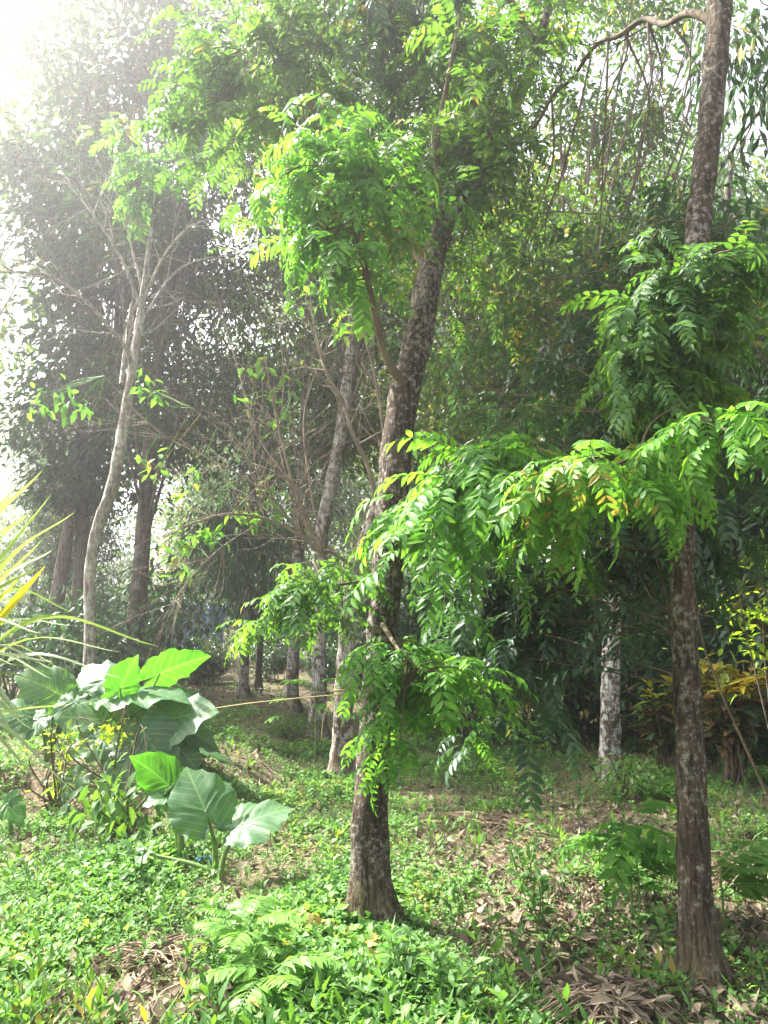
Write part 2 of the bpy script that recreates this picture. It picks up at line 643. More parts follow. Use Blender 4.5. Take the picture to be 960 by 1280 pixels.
B_CENTRE = bark_mat('brown_bark_with_lichen', (.038, .027, .02), (.14, .105, .075), (.38, .34, .29), .47, 34, 24, .8)
B_RIGHT = bark_mat('grey_brown_bark', (.055, .04, .03), (.15, .115, .08), (.33, .31, .26), .40, 30, 22, .5)
B_WHITE = bark_mat('white_patched_bark', (.07, .05, .035), (.22, .17, .12), (.72, .70, .66), .53, 10, 18, .6)
B_PALE = bark_mat('pale_bark', (.22, .19, .16), (.44, .40, .34), (.58, .55, .50), .5, 12, 14)
B_MID = bark_mat('mottled_bark', (.07, .045, .032), (.26, .19, .135), (.60, .56, .51), .56, 11, 18, .75)
B_FAR = bark_mat('forest_bark', (.05, .04, .03), (.14, .11, .08), (.24, .22, .19), .4, 6, 9)
B_GREY = bark_mat('grey_trunk_bark', (.16, .12, .10), (.34, .28, .24), None)

# ------------------------------------------------------------------ light and air
SUN_AZ, SUN_EL = rad(-62), rad(50)
sd = Vector((math.sin(SUN_AZ) * math.cos(SUN_EL), math.cos(SUN_AZ) * math.cos(SUN_EL), math.sin(SUN_EL)))
w = bpy.data.worlds.new('World')
S.world = w
w.use_nodes = True
wn = w.node_tree
sky = wn.nodes.new('ShaderNodeTexSky')
sky.sky_type = 'NISHITA'
sky.sun_disc = False
sky.sun_elevation = SUN_EL
sky.sun_rotation = SUN_AZ
sky.dust_density = 6.0
sky.air_density = 1.0
sky.ozone_density = .6
hs = wn.nodes.new('ShaderNodeHueSaturation')      # thin white cloud veil over the blue
hs.inputs['Saturation'].default_value = .35
hs.inputs['Value'].default_value = 1.25
wn.links.new(sky.outputs[0], hs.inputs['Color'])
wn.links.new(hs.outputs[0], wn.nodes['Background'].inputs[0])
wn.nodes['Background'].inputs[1].default_value = .09
sl = bpy.data.lights.new('sun', 'SUN')
sl.energy = 5.0
sl.angle = rad(.5)
sl.color = (1, .95, .86)
so = bpy.data.objects.new('sun', sl)
so.rotation_euler = sd.to_track_quat('Z', 'Y').to_euler()
so.location = (-10, 10, 30)
COL.objects.link(so)

hz = MB()
X0, X1, Y0, Y1, Z0, Z1 = -70, 70, -12, 85, -2.0, 27
hz.add([(X0, Y0, Z0), (X1, Y0, Z0), (X1, Y1, Z0), (X0, Y1, Z0), (X0, Y0, Z1), (X1, Y0, Z1), (X1, Y1, Z1), (X0, Y1, Z1)],
       [(0, 3, 2, 1), (4, 5, 6, 7), (0, 1, 5, 4), (1, 2, 6, 5), (2, 3, 7, 6), (3, 0, 4, 7)])
hm, hnt, hN, hL = nodes('haze_air')
pv = hN.new('ShaderNodeVolumePrincipled')
pv.inputs['Color'].default_value = (.97, .97, 1.0, 1)
pv.inputs['Density'].default_value = .0066
pv.inputs['Anisotropy'].default_value = .8
ho = hN.new('ShaderNodeOutputMaterial')
hL.new(pv.outputs[0], ho.inputs['Volume'])
tag(hz.build('haze', hm, smooth=False), 'pale sunlit haze hanging in the forest air', 'haze', kind='stuff')

# ------------------------------------------------------------------ ground
u = np.linspace(-1, 1, 261)
gx = np.sign(u) * np.abs(u) ** 2.6 * 220
v = np.linspace(-.55, 1, 281)
gy = np.sign(v) * np.abs(v) ** 2.6 * 320 + 4.0
GX, GY = np.meshgrid(gx, gy, indexing='xy')
mb = MB()
nx, ny = len(gx), len(gy)
i, j = np.meshgrid(np.arange(ny - 1), np.arange(nx - 1), indexing='ij')
mb.add(np.stack([GX, GY, gh(GX, GY)], -1).reshape(-1, 3),
       np.stack([i * nx + j, i * nx + j + 1, (i + 1) * nx + j + 1, (i + 1) * nx + j], -1).reshape(-1, 4))
m, nt, N, L = nodes('forest_soil')
tc = N.new('ShaderNodeTexCoord')
n1 = N.new('ShaderNodeTexNoise')
n1.inputs['Scale'].default_value = 1.3
n1.inputs['Detail'].default_value = 8
n1.inputs['Roughness'].default_value = .7
L.new(tc.outputs['Object'], n1.inputs['Vector'])
n2 = N.new('ShaderNodeTexNoise')
n2.inputs['Scale'].default_value = 38
n2.inputs['Detail'].default_value = 6
L.new(tc.outputs['Object'], n2.inputs['Vector'])
r1 = ramp(N, [(.3, (.055, .035, .02)), (.55, (.13, .085, .05)), (.75, (.22, .15, .09))])
L.new(n2.outputs['Fac'], r1.inputs[0])
r2 = ramp(N, [(.42, (0, 0, 0)), (.58, (.6, .6, .6))])
L.new(n1.outputs['Fac'], r2.inputs[0])
mx = N.new('ShaderNodeMix')
mx.data_type = 'RGBA'
L.new(r2.outputs[0], mx.inputs[0])
L.new(r1.outputs[0], mx.inputs[6])
mx.inputs[7].default_value = (.06, .10, .025, 1)
b = N.new('ShaderNodeBsdfPrincipled')
b.inputs['Roughness'].default_value = .95
L.new(mx.outputs[2], b.inputs['Base Color'])
bp = N.new('ShaderNodeBump')
bp.inputs['Strength'].default_value = .7
bp.inputs['Distance'].default_value = .03
L.new(n2.outputs['Fac'], bp.inputs['Height'])
L.new(bp.outputs[0], b.inputs['Normal'])
o = N.new('ShaderNodeOutputMaterial')
L.new(b.outputs[0], o.inputs[0])
tag(mb.build('ground', m), kind='structure')


def scatter(n, y0, y1, p=1.0, wide=.68):
    """ground points in front of the camera, denser close by"""
    t = R.uniform(0, 1, n)
    y = (y0 ** (1 - p) + t * (y1 ** (1 - p) - y0 ** (1 - p))) ** (1 / (1 - p)) if p != 1 else y0 * (y1 / y0) ** t
    x = R.uniform(-1, 1, n) * (wide * y + .5)
    return x, y


def bump2(x, y, cx, cy, rx, ry):
    return np.exp(-(((x - cx) / rx) ** 2 + ((y - cy) / ry) ** 2))


def bare(x, y):
    """0 where weeds cover the soil, 1 where dry litter shows"""
    b = .7 * sstep(.1, .6, wav(x, y, 1.7, 21)) + .25 * sstep(.2, .8, wav(x, y, 4, 22))
    b = b + 1.0 * bump2(x, y, .8, 6.4, 1.0, 1.3) + .95 * bump2(x, y, 1.0, 4.7, .45, .8) + .9 * bump2(x, y, -.75, 3.45, .38, .22)
    b = b + .8 * bump2(x, y, -.75, 6.2, .65, .5) + .8 * bump2(x, y, 2.1, 5.0, .6, .7) + .7 * bump2(x, y, .95, 3.1, .5, .3)
    b = b + .9 * sstep(11.5, 14, y + 1.2 * wav(x, y, .7, 23)) + .8 * bump2(x, y, -1.3, 5.55, .6, .3)
    b = b + .8 * bump2(x, y, .4, 8.5, .9, .4)
    b = b - .6 * bump2(x, y, -2.4, 4.6, 1.6, 1.3)
    return np.clip(b, 0, 1)


# dry litter
x, y = scatter(42000, 1.9, 24, 1.35)
k = R.uniform(0, 1, len(x)) < .22 + .8 * bare(x, y)
x, y = x[k], y[k]
lit = MB()
az = R.uniform(0, 6.28, len(x))
D = np.stack([np.sin(az), np.cos(az), R.uniform(-.2, .7, len(x))], -1)
for kk, tm in enumerate((leaf_mid(.5, .5, -.3), leaf_mid(.3, -.5, .35), leaf_mid(.6, .35, .3))):
    s = np.arange(len(x)) % 3 == kk
    inst(lit, tm, np.stack([x, y, gh(x, y) + R.uniform(.003, .03, len(x))], -1)[s], frames(D[s], roll=.5), R.uniform(.025, .10, s.sum()))
x, y = scatter(5200, 1.9, 12, 1.3)
k = R.uniform(0, 1, len(x)) < .12 + .9 * bare(x, y)
for px, py in zip(x[k], y[k]):
    a, l = R.uniform(0, 6.28), R.uniform(.08, .4)
    p0 = np.array([px, py, float(gh(px, py)) + .012])
    p1 = np.array([px + l * math.cos(a), py + l * math.sin(a), 0])
    p1[2] = float(gh(p1[0], p1[1])) + R.uniform(.01, .05)
    tube(lit, spline([p0, (p0 + p1) / 2 + R.standard_normal(3) * l * .06, p1], 2), [R.uniform(.002, .005), .0015], 3)
tag(lit.build('leaf_litter', M_DRY, smooth=False), 'dry brown fallen leaves and twigs strewn over the soil', 'leaf litter', kind='stuff')


def weed_tmpl(nl, w, up, size, stem):
    parts = []
    mb = MB()
    tube(mb, [(0, 0, 0), (R.uniform(-.2, .2) * stem, R.uniform(-.2, .2) * stem, stem)], [.02 * size + .002, .002], 3, cap=False)
    parts.append((np.concatenate(mb.v), np.concatenate(mb.q), np.zeros((0, 3), int)))
    for i in range(nl):
        a = i * 2.4 + R.uniform(-.4, .4)
        h = stem * (.35 + .65 * i / nl)
        e = R.uniform(-.1, .5) + up * i / nl
        d = np.array([math.cos(a) * math.cos(e), math.sin(a) * math.cos(e), math.sin(e)])
        tm = leaf_mid(w * R.uniform(.8, 1.2), .18, R.uniform(-.25, -.05))
        M = frames(d[None], roll=.25)[0]
        parts.append((tm[0] @ M.T * size * R.uniform(.65, 1.2) + np.array([0, 0, h]) + d * size * .25, tm[1], tm[2]))
    return merge(parts)


# low carpet of small weeds
car = MB()
W = [weed_tmpl(int(R.integers(6, 9)), .75, .5, .0225, .04) for _ in range(8)]
x, y = scatter(78000, 2.0, 19, 1.25)
k = R.uniform(0, 1, len(x)) > bare(x, y) * .93
k &= ~((y > 6.75) & (y < 7.35) & (x < -1.3) & (R.uniform(0, 1, len(x)) < .75))
x, y = x[k], y[k]
for q in range(8):
    s = np.arange(len(x)) % 8 == q
    az = R.uniform(0, 6.28, s.sum())
    inst(car, W[q], np.stack([x[s], y[s], gh(x[s], y[s])], -1),
         frames(np.stack([np.sin(az), np.cos(az), R.standard_normal(len(az)) * .15], -1), roll=.15),
         R.uniform(.6, 1.5, s.sum()) * (1 + .045 * y[s]) * (1 + .5 * wav(x[s], y[s], 2.6, 41)))
tag(car.build('ground_cover', M_CARPET), 'low carpet of small bright green weeds over the ground', 'ground cover', kind='stuff')

# taller weeds
tall = MB()
W = [weed_tmpl(int(R.integers(7, 12)), R.uniform(.45, .65), .9, .052, .12) for _ in range(8)]
x, y = scatter(3000, 1.9, 9, 1.6)
k = R.uniform(0, 1, len(x)) > np.clip(bare(x, y) * 1.2 + .35 * sstep(-.3, .5, wav(x, y, 1.9, 31)) + .35 * sstep(3.2, 6, y), 0, .97)
x, y = x[k], y[k]
for q in range(8):
    s = np.arange(len(x)) % 8 == q
    az = R.uniform(0, 6.28, s.sum())
    inst(tall, W[q], np.stack([x[s], y[s], gh(x[s], y[s])], -1),
         frames(np.stack([np.sin(az), np.cos(az), R.standard_normal(len(az)) * .15], -1), roll=.15), R.uniform(.55, 1.25, s.sum()))
tag(tall.build('broadleaf_weeds', M_WEED), 'loose stand of broad leaved weeds rising from the carpet', 'weeds', kind='stuff')

# darker narrow leaved seedlings in patches
sd2 = MB()
W = [weed_tmpl(int(R.integers(6, 11)), R.uniform(.24, .36), 1.1, .085, .16) for _ in range(6)]
x, y = scatter(2600, 1.9, 11, 1.4)
k = wav(x, y, 1.6, 77) + .35 * R.standard_normal(len(x)) > .45
x, y = x[k], y[k]
for q in range(6):
    s = np.arange(len(x)) % 6 == q
    az = R.uniform(0, 6.28, s.sum())
    inst(sd2, W[q], np.stack([x[s], y[s], gh(x[s], y[s])], -1),
         frames(np.stack([np.sin(az), np.cos(az), R.standard_normal(len(az)) * .2], -1), roll=.2), R.uniform(.45, 1.15, s.sum()))
tag(sd2.build('tree_seedlings', M_BOUGH), 'darker narrow leaved seedlings in loose patches', 'seedlings', kind='stuff')

# grass
gr = MB()
x, y = scatter(9000, 2.0, 12, 1.3)
k = R.uniform(0, 1, len(x)) > .35 + .5 * bare(x, y)
x, y = x[k], y[k]
az = R.uniform(0, 6.28, len(x))
inst(gr, leaf_mid(.07, .2, -.3), np.stack([x, y, gh(x, y)], -1),
     frames(np.stack([np.sin(az), np.cos(az), R.uniform(.6, 2.5, len(x))], -1), roll=.3), R.uniform(.06, .2, len(x)))
tag(gr.build('grass', M_WEED), 'thin green grass blades among the weeds', 'grass', kind='stuff')


# ------------------------------------------------------------------ trees of the foreground
def pxpath(pts):
    """pts: (px, py, depth)"""
    return np.array([at(*p) for p in pts])


def trunk_from(pts, widths, bark, parent, name='trunk', sides=16, rough=.05, flare=True, per=7):
    P = spline(pts, per)
    r = np.interp(np.linspace(0, 1, len(P)), np.linspace(0, 1, len(widths)), widths)
    if flare:
        h = P[:, 2] - P[0][2]
        r = r * (1 + .35 * np.exp(-h / .10))
        P[0][2] -= .08
    mb = MB()
    k = mb.n
    tube(mb, P, r, sides, rough)
    V = mb.v[-1]
    n = len(P)
    A = np.arange(sides) * 2 * math.pi / sides
    ph = R.uniform(0, 6.28, 4)
    h = np.cumsum(np.r_[0, np.linalg.norm(np.diff(P, axis=0), axis=1)])[:, None]
    f = 1 + (.8 if flare else 0) * np.exp(-h / (1.1 * r[0] + .03)) * (.35 + .65 * np.sin(5 * A[None] + ph[0]) * np.sin(2 * A[None] + ph[1]))
    f = f + .05 * np.sin(3 * A[None] + ph[2] + h * 7) * np.sin(h * 11 + ph[3]) + .035 * np.sin(A[None] * 2 - h * 17 + ph[1])
    C = np.repeat(P, sides, 0)
    V[:n * sides] = C + (V[:n * sides] - C) * f.reshape(-1, 1)
    return mb.build(name, bark, parent), P


# central tree
b0 = gp(465, 1155)
D0 = b0[1]
ct = thing('tree', b0, 'brown lichen spotted tree in the middle with long leafy boughs, standing nearest the centre', 'tree')
path = [b0] + [at(*p) for p in ((461, 1050, D0), (466, 950, D0 + .02), (473, 860, D0 + .05), (480, 770, D0 + .08), (486, 690, D0 + .1), (493, 600, D0 + .1),
                               (505, 500, D0 + .1), (524, 420, D0 + .15), (538, 340, D0 + .2), (560, 270, D0 + .3), (600, 200, D0 + .45), (645, 125, D0 + .6), (672, 60, D0 + .75), (690, -40, D0 + 1.0), (700, -200, D0 + 1.2))]
_, CT = trunk_from(path, [.110, .103, .095, .09, .09, .09, .096, .092, .088, .078, .07, .062, .048, .042, .032, .018], B_CENTRE, ct, sides=32, rough=.035, per=16)


def limb(parent, pts, r, mat, name='branch', sides=7, twigs=0, tl=.5, per=6):
    mb = MB()
    P = spline(pxpath(pts), per)
    tube(mb, P, r, sides, .04)
    for _ in range(twigs):
        k = int(R.integers(len(P) // 4, len(P) - 1))
        d = unit(unit(P[k + 1] - P[k - 1]) + R.standard_normal(3) * .7)
        e = P[k] + d * tl * R.uniform(.4, 1.2)
        q = (P[k] + e) / 2 + R.standard_normal(3) * tl * .08
        rr = np.interp(k / len(P), [0, 1], [r[0], r[-1]])
        tube(mb, spline([P[k], q, e], 4), [rr * .5, .0015], 4)
        for _ in range(2):
            f = e + unit(d + R.standard_normal(3) * .7) * tl * .5 * R.uniform(.3, 1)
            tube(mb, spline([q, (q + f) / 2 + R.standard_normal(3) * tl * .04, f], 3), [rr * .28, .0012], 3)
    o = mb.build(name, mat, parent)
    return o, P


def bough(parent, branch, clusters, mat, twig_mat, r=(.02, .006), bname='branch'):
    """a branch plus the leafy twigs it carries, as two parts"""
    tw, lf = MB(), MB()
    P = spline(pxpath(branch), 6)
    tube(tw, P, list(r), 7, .04)
    for c in clusters:
        cluster(tw, lf, P[len(P) // 4:], **c)
    o = tw.build(bname, twig_mat, parent)
    lf.build('foliage', mat, o)
    return o


K = dict(tmpls=COMP, nl=6, frac=.75)
# upper left bough
bough(ct, [(505, 480, D0), (480, 440, D0 - .1), (455, 330, D0 - .25), (430, 230, D0 - .35), (415, 180, D0 - .4)],
      [dict(c=(425, 205), rpx=(60, 55), d=D0 - .4, dr=.35, ntw=17, sc=0.71, **K), dict(c=(385, 275), rpx=(55, 60), d=D0 - .45, dr=.35, ntw=16, sc=0.71, **K),
       dict(c=(475, 265), rpx=(60, 70), d=D0 - .2, dr=.4, ntw=16, sc=0.71, **K), dict(c=(410, 330), rpx=(50, 40), d=D0 - .4, dr=.3, ntw=8, sc=0.67, **K)], M_FRESH, M_TWIG, (.028, .008))
# upper boughs through the top of the crown
bough(ct, [(560, 270, D0 + .3), (545, 190, D0 + .1), (560, 100, D0), (575, 20, D0)],
      [dict(c=(600, 50), rpx=(95, 70), d=D0, dr=.6, ntw=13, sc=0.76, **K), dict(c=(560, 170), rpx=(60, 70), d=D0 + .3, dr=.5, ntw=8, sc=0.76, **K)], M_BOUGH, M_TWIG, (.03, .01))
bough(ct, [(538, 340, D0 + .2), (470, 250, D0 + .6), (380, 120, D0 + .8), (300, 60, D0 + .9)],
      [dict(c=(330, 100), rpx=(80, 90), d=D0 + 1.0, dr=.7, ntw=24, sc=0.80, **K), dict(c=(270, 200), rpx=(60, 60), d=D0 + 1.2, dr=.6, ntw=20, sc=0.80, **K),
       dict(c=(420, 40), rpx=(90, 80), d=D0 + .8, dr=.7, ntw=26, sc=0.80, **K)], M_BOUGH, M_TWIG, (.03, .008))
bough(ct, [(672, 60, D0 + .75), (620, -20, D0 + .6), (540, -60, D0 + .6), (470, -20, D0 + .7)],
      [dict(c=(480, 60), rpx=(70, 110), d=D0 + .8, dr=.5, ntw=20, sc=.8, **K), dict(c=(570, -80), rpx=(170, 70), d=D0 + .5, dr=.9, ntw=20, sc=.8, **K)], M_DEEP, M_TWIG, (.035, .01))
# the rest of its crown: finer, looser foliage closing the top of the view
o, P = limb(ct, [(600, 200, D0 + .45), (560, 120, D0 + 1.2), (500, 40, D0 + 1.6), (440, -40, D0 + 1.8)], [.03, .02, .008], M_TWIG, twigs=6, tl=.5)
tw, lf = MB(), MB()
KS = dict(tmpls=COMP_SM, nl=7, frac=.8, reach=2.4)
for c, rp_, d_, n_, m_ in (((430, 110), (130, 130), 1.7, 34, 0), ((330, 190), (90, 110), 2.1, 19, 0), ((560, 230), (90, 110), 1.2, 18, 0), ((640, 120), (90, 120), 1.6, 15, 0), ((610, 150), (70, 90), -.3, 17, 0), ((545, 290), (40, 50), -.1, 8, 0), ((680, 60), (60, 80), .3, 10, 0), ((540, 20), (160, 70), 1.8, 28, 0), ((480, 330), (70, 60), 1.3, 16, 0), ((620, 330), (80, 90), 1.9, 22, 0), ((300, 20), (110, 70), 2.0, 20, 0)):
    cluster(tw, lf, np.vstack([CT[-60::6], P]), c, rp_, D0 + d_, .7, n_, sc=.85, **KS)
tw.build('twigs', M_TWIG, ct)
lf.build('foliage', M_OLIVEF, ct)
# low boughs
bough(ct, [(484, 690, D0 + .05), (470, 720, D0 - .15), (430, 730, D0 - .25), (385, 735, D0 - .3)],
      [dict(c=(395, 745), rpx=(58, 50), d=D0 - .2, dr=.35, ntw=17, sc=.5, **K), dict(c=(345, 775), rpx=(30, 25), d=D0 - .3, dr=.2, ntw=6, sc=.6, **K)], M_BOUGH, M_TWIG, (.016, .004))
bough(ct, [(478, 780, D0), (490, 800, D0 - .3), (505, 820, D0 - .45), (530, 840, D0 - .5)],
      [dict(c=(500, 850), rpx=(40, 45), d=D0 - .4, dr=.2, ntw=13, sc=.55, **K), dict(c=(480, 930), rpx=(22, 50), d=D0 - .35, dr=.15, ntw=10, sc=.55, **K),
       dict(c=(560, 870), rpx=(40, 60), d=D0 - .4, dr=.3, ntw=11, sc=.7, **K)], M_FRESH, M_TWIG, (.016, .004))
bough(ct, [(488, 660, D0 + .1), (540, 600, D0 - .3), (600, 565, D0 - .5), (660, 560, D0 - .5)],
      [dict(c=(575, 640), rpx=(75, 60), d=D0 - .5, dr=.45, ntw=19, sc=0.80, **K), dict(c=(552, 705), rpx=(60, 55), d=D0 - .55, dr=.4, ntw=14, sc=0.80, **K),
       dict(c=(655, 640), rpx=(60, 55), d=D0 - .6, dr=.4, ntw=12, sc=0.80, **K)], M_FRESH, M_TWIG, (.02, .006))

# right tree
b1 = gp(880, 1228)
D1 = b1[1]
rt = thing('tree', b1, 'tall straight grey brown tree on the right, trunk rising out of frame beside the fern', 'tree')
path = [b1] + [at(*p) for p in ((869, 1110, D1), (863, 960, D1), (856, 810, D1), (852, 660, D1), (856, 520, D1 + .05), (864, 390, D1 + .1), (874, 270, D1 + .15), (888, 150, D1 + .2), (896, 60, D1 + .25), (905, -60, D1 + .3), (915, -220, D1 + .4), (925, -500, D1 + .6))]
_, RT = trunk_from(path, [.09, .076, .067, .062, .062, .064, .066, .067, .068, .07, .07, .065, .05], B_RIGHT, rt, sides=32, rough=.02, per=16)
o, RB = limb(rt, [(897, 30, D1 + .25), (862, 16, D1 + .4), (832, 30, D1 + .65), (805, 24, D1 + .85), (775, 44, D1 + 1.0), (745, 56, D1 + 1.2), (715, 98, D1 + 1.4), (692, 118, D1 + 1.5), (668, 158, D1 + 1.6), (630, 180, D1 + 1.8), (590, 230, D1 + 2.0)], [.026, .022, .017, .013, .005], M_TWIG, twigs=12, tl=.5)
for q in ([(738, 75, D1 + 1.2), (720, 130, D1 + 1.2), (715, 220, D1 + 1.3), (690, 270, D1 + 1.4), (675, 330, D1 + 1.4), (655, 420, D1 + 1.5)],
          [(810, 28, D1 + .8), (800, 60, D1 + .8), (810, 100, D1 + .7), (800, 150, D1 + .6), (775, 110, D1 + .8)],
          [(835, 25, D1 + .6), (850, 70, D1 + .5), (862, 140, D1 + .4), (868, 185, D1 + .3)],
          [(690, 125, D1 + 1.5), (700, 200, D1 + 1.5), (650, 290, D1 + 1.6), (640, 360, D1 + 1.6)],
          [(760, 50, D1 + 1.1), (752, 110, D1 + 1.1), (745, 210, D1 + 1.2), (735, 300, D1 + 1.2), (725, 400, D1 + 1.3)],
          [(780, 40, D1 + .9), (800, 120, D1 + 1.0), (808, 200, D1 + 1.1), (815, 250, D1 + 1.1)]):
    limb(rt, [(a + R.uniform(-14, 14) * (i > 0), b, c_) for i, (a, b, c_) in enumerate(q)], [.010, .006, .002], M_TWIG, twigs=11, tl=.45)
bough(rt, [(858, 480, D1), (850, 420, D1 - .2), (865, 370, D1 - .3), (900, 350, D1 - .3)],
      [dict(c=(850, 375), rpx=(75, 45), d=D1 - .3, dr=.35, ntw=20, sc=0.67, **K), dict(c=(800, 430), rpx=(45, 50), d=D1 - .35, dr=.3, ntw=14, sc=0.67, **K),
       dict(c=(915, 355), rpx=(30, 30), d=D1 - .3, dr=.3, ntw=7, sc=0.67, **K), dict(c=(860, 470), rpx=(55, 55), d=D1 - .25, dr=.2, ntw=11, sc=.75, **K)], M_BOUGH, M_TWIG, (.016, .005))
bough(rt, [(853, 635, D1), (835, 600, D1 - .3), (795, 575, D1 - .6), (760, 585, D1 - .8)],
      [dict(c=(790, 590), rpx=(38, 45), d=D1 - .65, dr=.3, ntw=10, sc=.58, **K), dict(c=(835, 560), rpx=(30, 40), d=D1 - .4, dr=.25, ntw=8, sc=.58, **K)], M_FRESH, M_TWIG, (.012, .004))
bough(rt, [(854, 660, D1), (800, 610, D1 - .2), (740, 580, D1 - .5), (695, 590, D1 - .6)],
      [dict(c=(715, 605), rpx=(42, 42), d=D1 - .6, dr=.3, ntw=11, sc=.6, **K), dict(c=(675, 650), rpx=(38, 40), d=D1 - .55, dr=.3, ntw=9, sc=.58, **K)], M_FRESH, M_TWIG, (.012, .004))
bough(rt, [(856, 545, D1), (870, 525, D1 - .4), (890, 525, D1 - .8), (915, 545, D1 - 1)],
      [dict(c=(892, 550), rpx=(38, 32), d=D1 - .9, dr=.25, ntw=7, sc=.62, **K)], M_FRESH, M_TWIG, (.01, .004))
bough(rt, [(858, 520, D1), (835, 490, D1 - .2), (815, 470, D1 - .3), (800, 470, D1 - .35)],
      [dict(c=(815, 490), rpx=(40, 50), d=D1 - .3, dr=.25, ntw=12, sc=.58, **K), dict(c=(860, 440), rpx=(55, 60), d=D1 - .25, dr=.2, ntw=10, sc=.58, **K)], M_BOUGH, M_TWIG, (.01, .004))
bough(rt, [(854, 700, D1), (800, 640, D1 + .4), (720, 640, D1 + .8), (640, 690, D1 + 1)],
      [dict(c=(800, 700), rpx=(90, 70), d=D1 + .7, dr=.5, ntw=24, sc=0.76, **K), dict(c=(660, 750), rpx=(90, 70), d=D1 + 1.1, dr=.5, ntw=30, sc=0.80, **K),
       dict(c=(620, 860), rpx=(80, 80), d=D1 + 1, dr=.5, ntw=26, sc=0.80, **K), dict(c=(665, 850), rpx=(45, 80), d=D1 + 1.2, dr=.4, ntw=18, sc=0.80, **K)], M_DEEP, M_TWIG, (.016, .005))
tw, lf = MB(), MB()
for c, rp_, d_, n_ in (((800, 480), (110, 90), 1.2, 26), ((900, 620), (70, 100), 1.0, 20), ((770, 620), (110, 60), 1.3, 24), ((640, 580), (110, 60), 1.5, 22), ((880, 420), (80, 80), .9, 16), ((700, 460), (90, 80), 1.7, 20), ((600, 780), (70, 70), 1.3, 16)):
    cluster(tw, lf, RT[40:130:6], c, rp_, D1 + d_, .6, n_, 7, COMP_SM, .9, reach=2.6, frac=.9, bow=.32, sag=.2, r0=.0045)
tw.build('twigs', M_TWIG, rt)
lf.build('foliage', M_DEEP, rt)
# crown of the right tree, out of sight above the frame but shading the ground
tw, lf = MB(), MB()
crown(lf, tw, at(1050, -420, D1 + 1.5), (1.6, 1.5, 1.1), 2600, .10, .4, [RT[-20], RT[-4]], clump=.4, seed=5, r0=.03)
tw.build('limbs', M_TWIG, rt)
lf.build('crown', M_BOUGH, rt)

# ------------------------------------------------------------------ trees of the middle distance
# mottled tree behind the central one with bare forked branches
b2 = gp(426, 975)
D2 = b2[1]
mt = thing('tree', b2, 'mottled tree tied with rope just left behind the central trunk, bare twiggy forks above', 'tree')
_, MT = trunk_from([b2] + [at(*p) for p in ((428, 900, D2), (432, 830, D2), (436, 760, D2), (445, 710, D2), (460, 665, D2), (472, 620, D2 + .1))], [.135, .11, .10, .095, .09, .075, .06], B_MID, mt)
MTP = []
for q, r in (([(470, 640, D2), (462, 590, D2 - .1), (440, 540, D2 - .2), (428, 500, D2 - .2), (410, 470, D2 - .3), (396, 420, D2 - .3), (388, 380, D2 - .3)], [.034, .028, .022, .012]),
             ([(445, 710, D2), (415, 690, D2 - .2), (395, 680, D2 - .3), (365, 600, D2 - .4), (345, 520, D2 - .5), (330, 440, D2 - .6)], [.03, .022, .01]),
             ([(440, 735, D2), (400, 690, D2 - .3), (350, 655, D2 - .5), (290, 642, D2 - .7), (240, 655, D2 - .9), (205, 672, D2 - 1)], [.024, .016, .006]),
             ([(400, 690, D2 - .3), (375, 640, D2 - .3), (350, 560, D2 - .3), (355, 470, D2 - .2), (345, 390, D2 - .2)], [.018, .012, .005]),
             ([(405, 685, D2 - .3), (390, 620, D2 - .2), (380, 520, D2), (405, 440, D2), (430, 390, D2)], [.018, .012, .005]),
             ([(395, 690, D2 - .3), (340, 620, D2 - .5), (300, 560, D2 - .7), (240, 510, D2 - .8)], [.015, .01, .004]),
             ([(470, 640, D2), (480, 560, D2 + .2), (470, 480, D2 + .3), (455, 420, D2 + .3), (430, 350, D2 + .4)], [.03, .022, .008]),
             ([(360, 600, D2 - .4), (320, 540, D2 - .2), (300, 470, D2 - .2), (280, 400, D2), (265, 340, D2)], [.012, .009, .004]),
             ([(365, 655, D2 - .4), (310, 600, D2 - .9), (200, 540, D2 - 1.3), (130, 470, D2 - 1.4)], [.012, .009, .004]),
             ([(330, 650, D2 - .5), (270, 690, D2 - .7), (225, 740, D2 - .8), (215, 765, D2 - .8)], [.012, .008, .003])):
    MTP.append(limb(mt, q, [a * .9 for a in r], M_BARE, 'bare_branch', twigs=20, tl=.75)[1])
MTP = np.concatenate(MTP)
tw, lf = MB(), MB()
for (px, py, rx, rz, n) in ((410, 380, 70, 60, 10), (300, 640, 60, 40, 8), (250, 650, 40, 30, 6), (340, 480, 60, 60, 7), (225, 700, 40, 40, 6), (430, 700, 60, 30, 12), (90, 505, 50, 16, 9), (190, 490, 30, 12, 4), (210, 600, 50, 30, 5)):
    C = at(px, py, D2 - .4)
    for vv in in_ball(n):
        e = C + vv * np.array([rx, 30, rz]) * D2 / FPX
        s = MTP[int(np.argmin(np.linalg.norm(MTP - e, axis=1)))]
        tube(lf, spline([s, (s + e) / 2 + R.standard_normal(3) * .04, e], 4), [.005, .002], 4)
        O = e + R.standard_normal((6, 3)) * .07
        dd = R.standard_normal((6, 3)) * .7
        dd[:, 2] -= .5
        inst(lf, leaf_near(.42), O, frames(dd, roll=.3), R.uniform(.11, .19, 6))
lf.build('foliage', M_FRESH, mt)

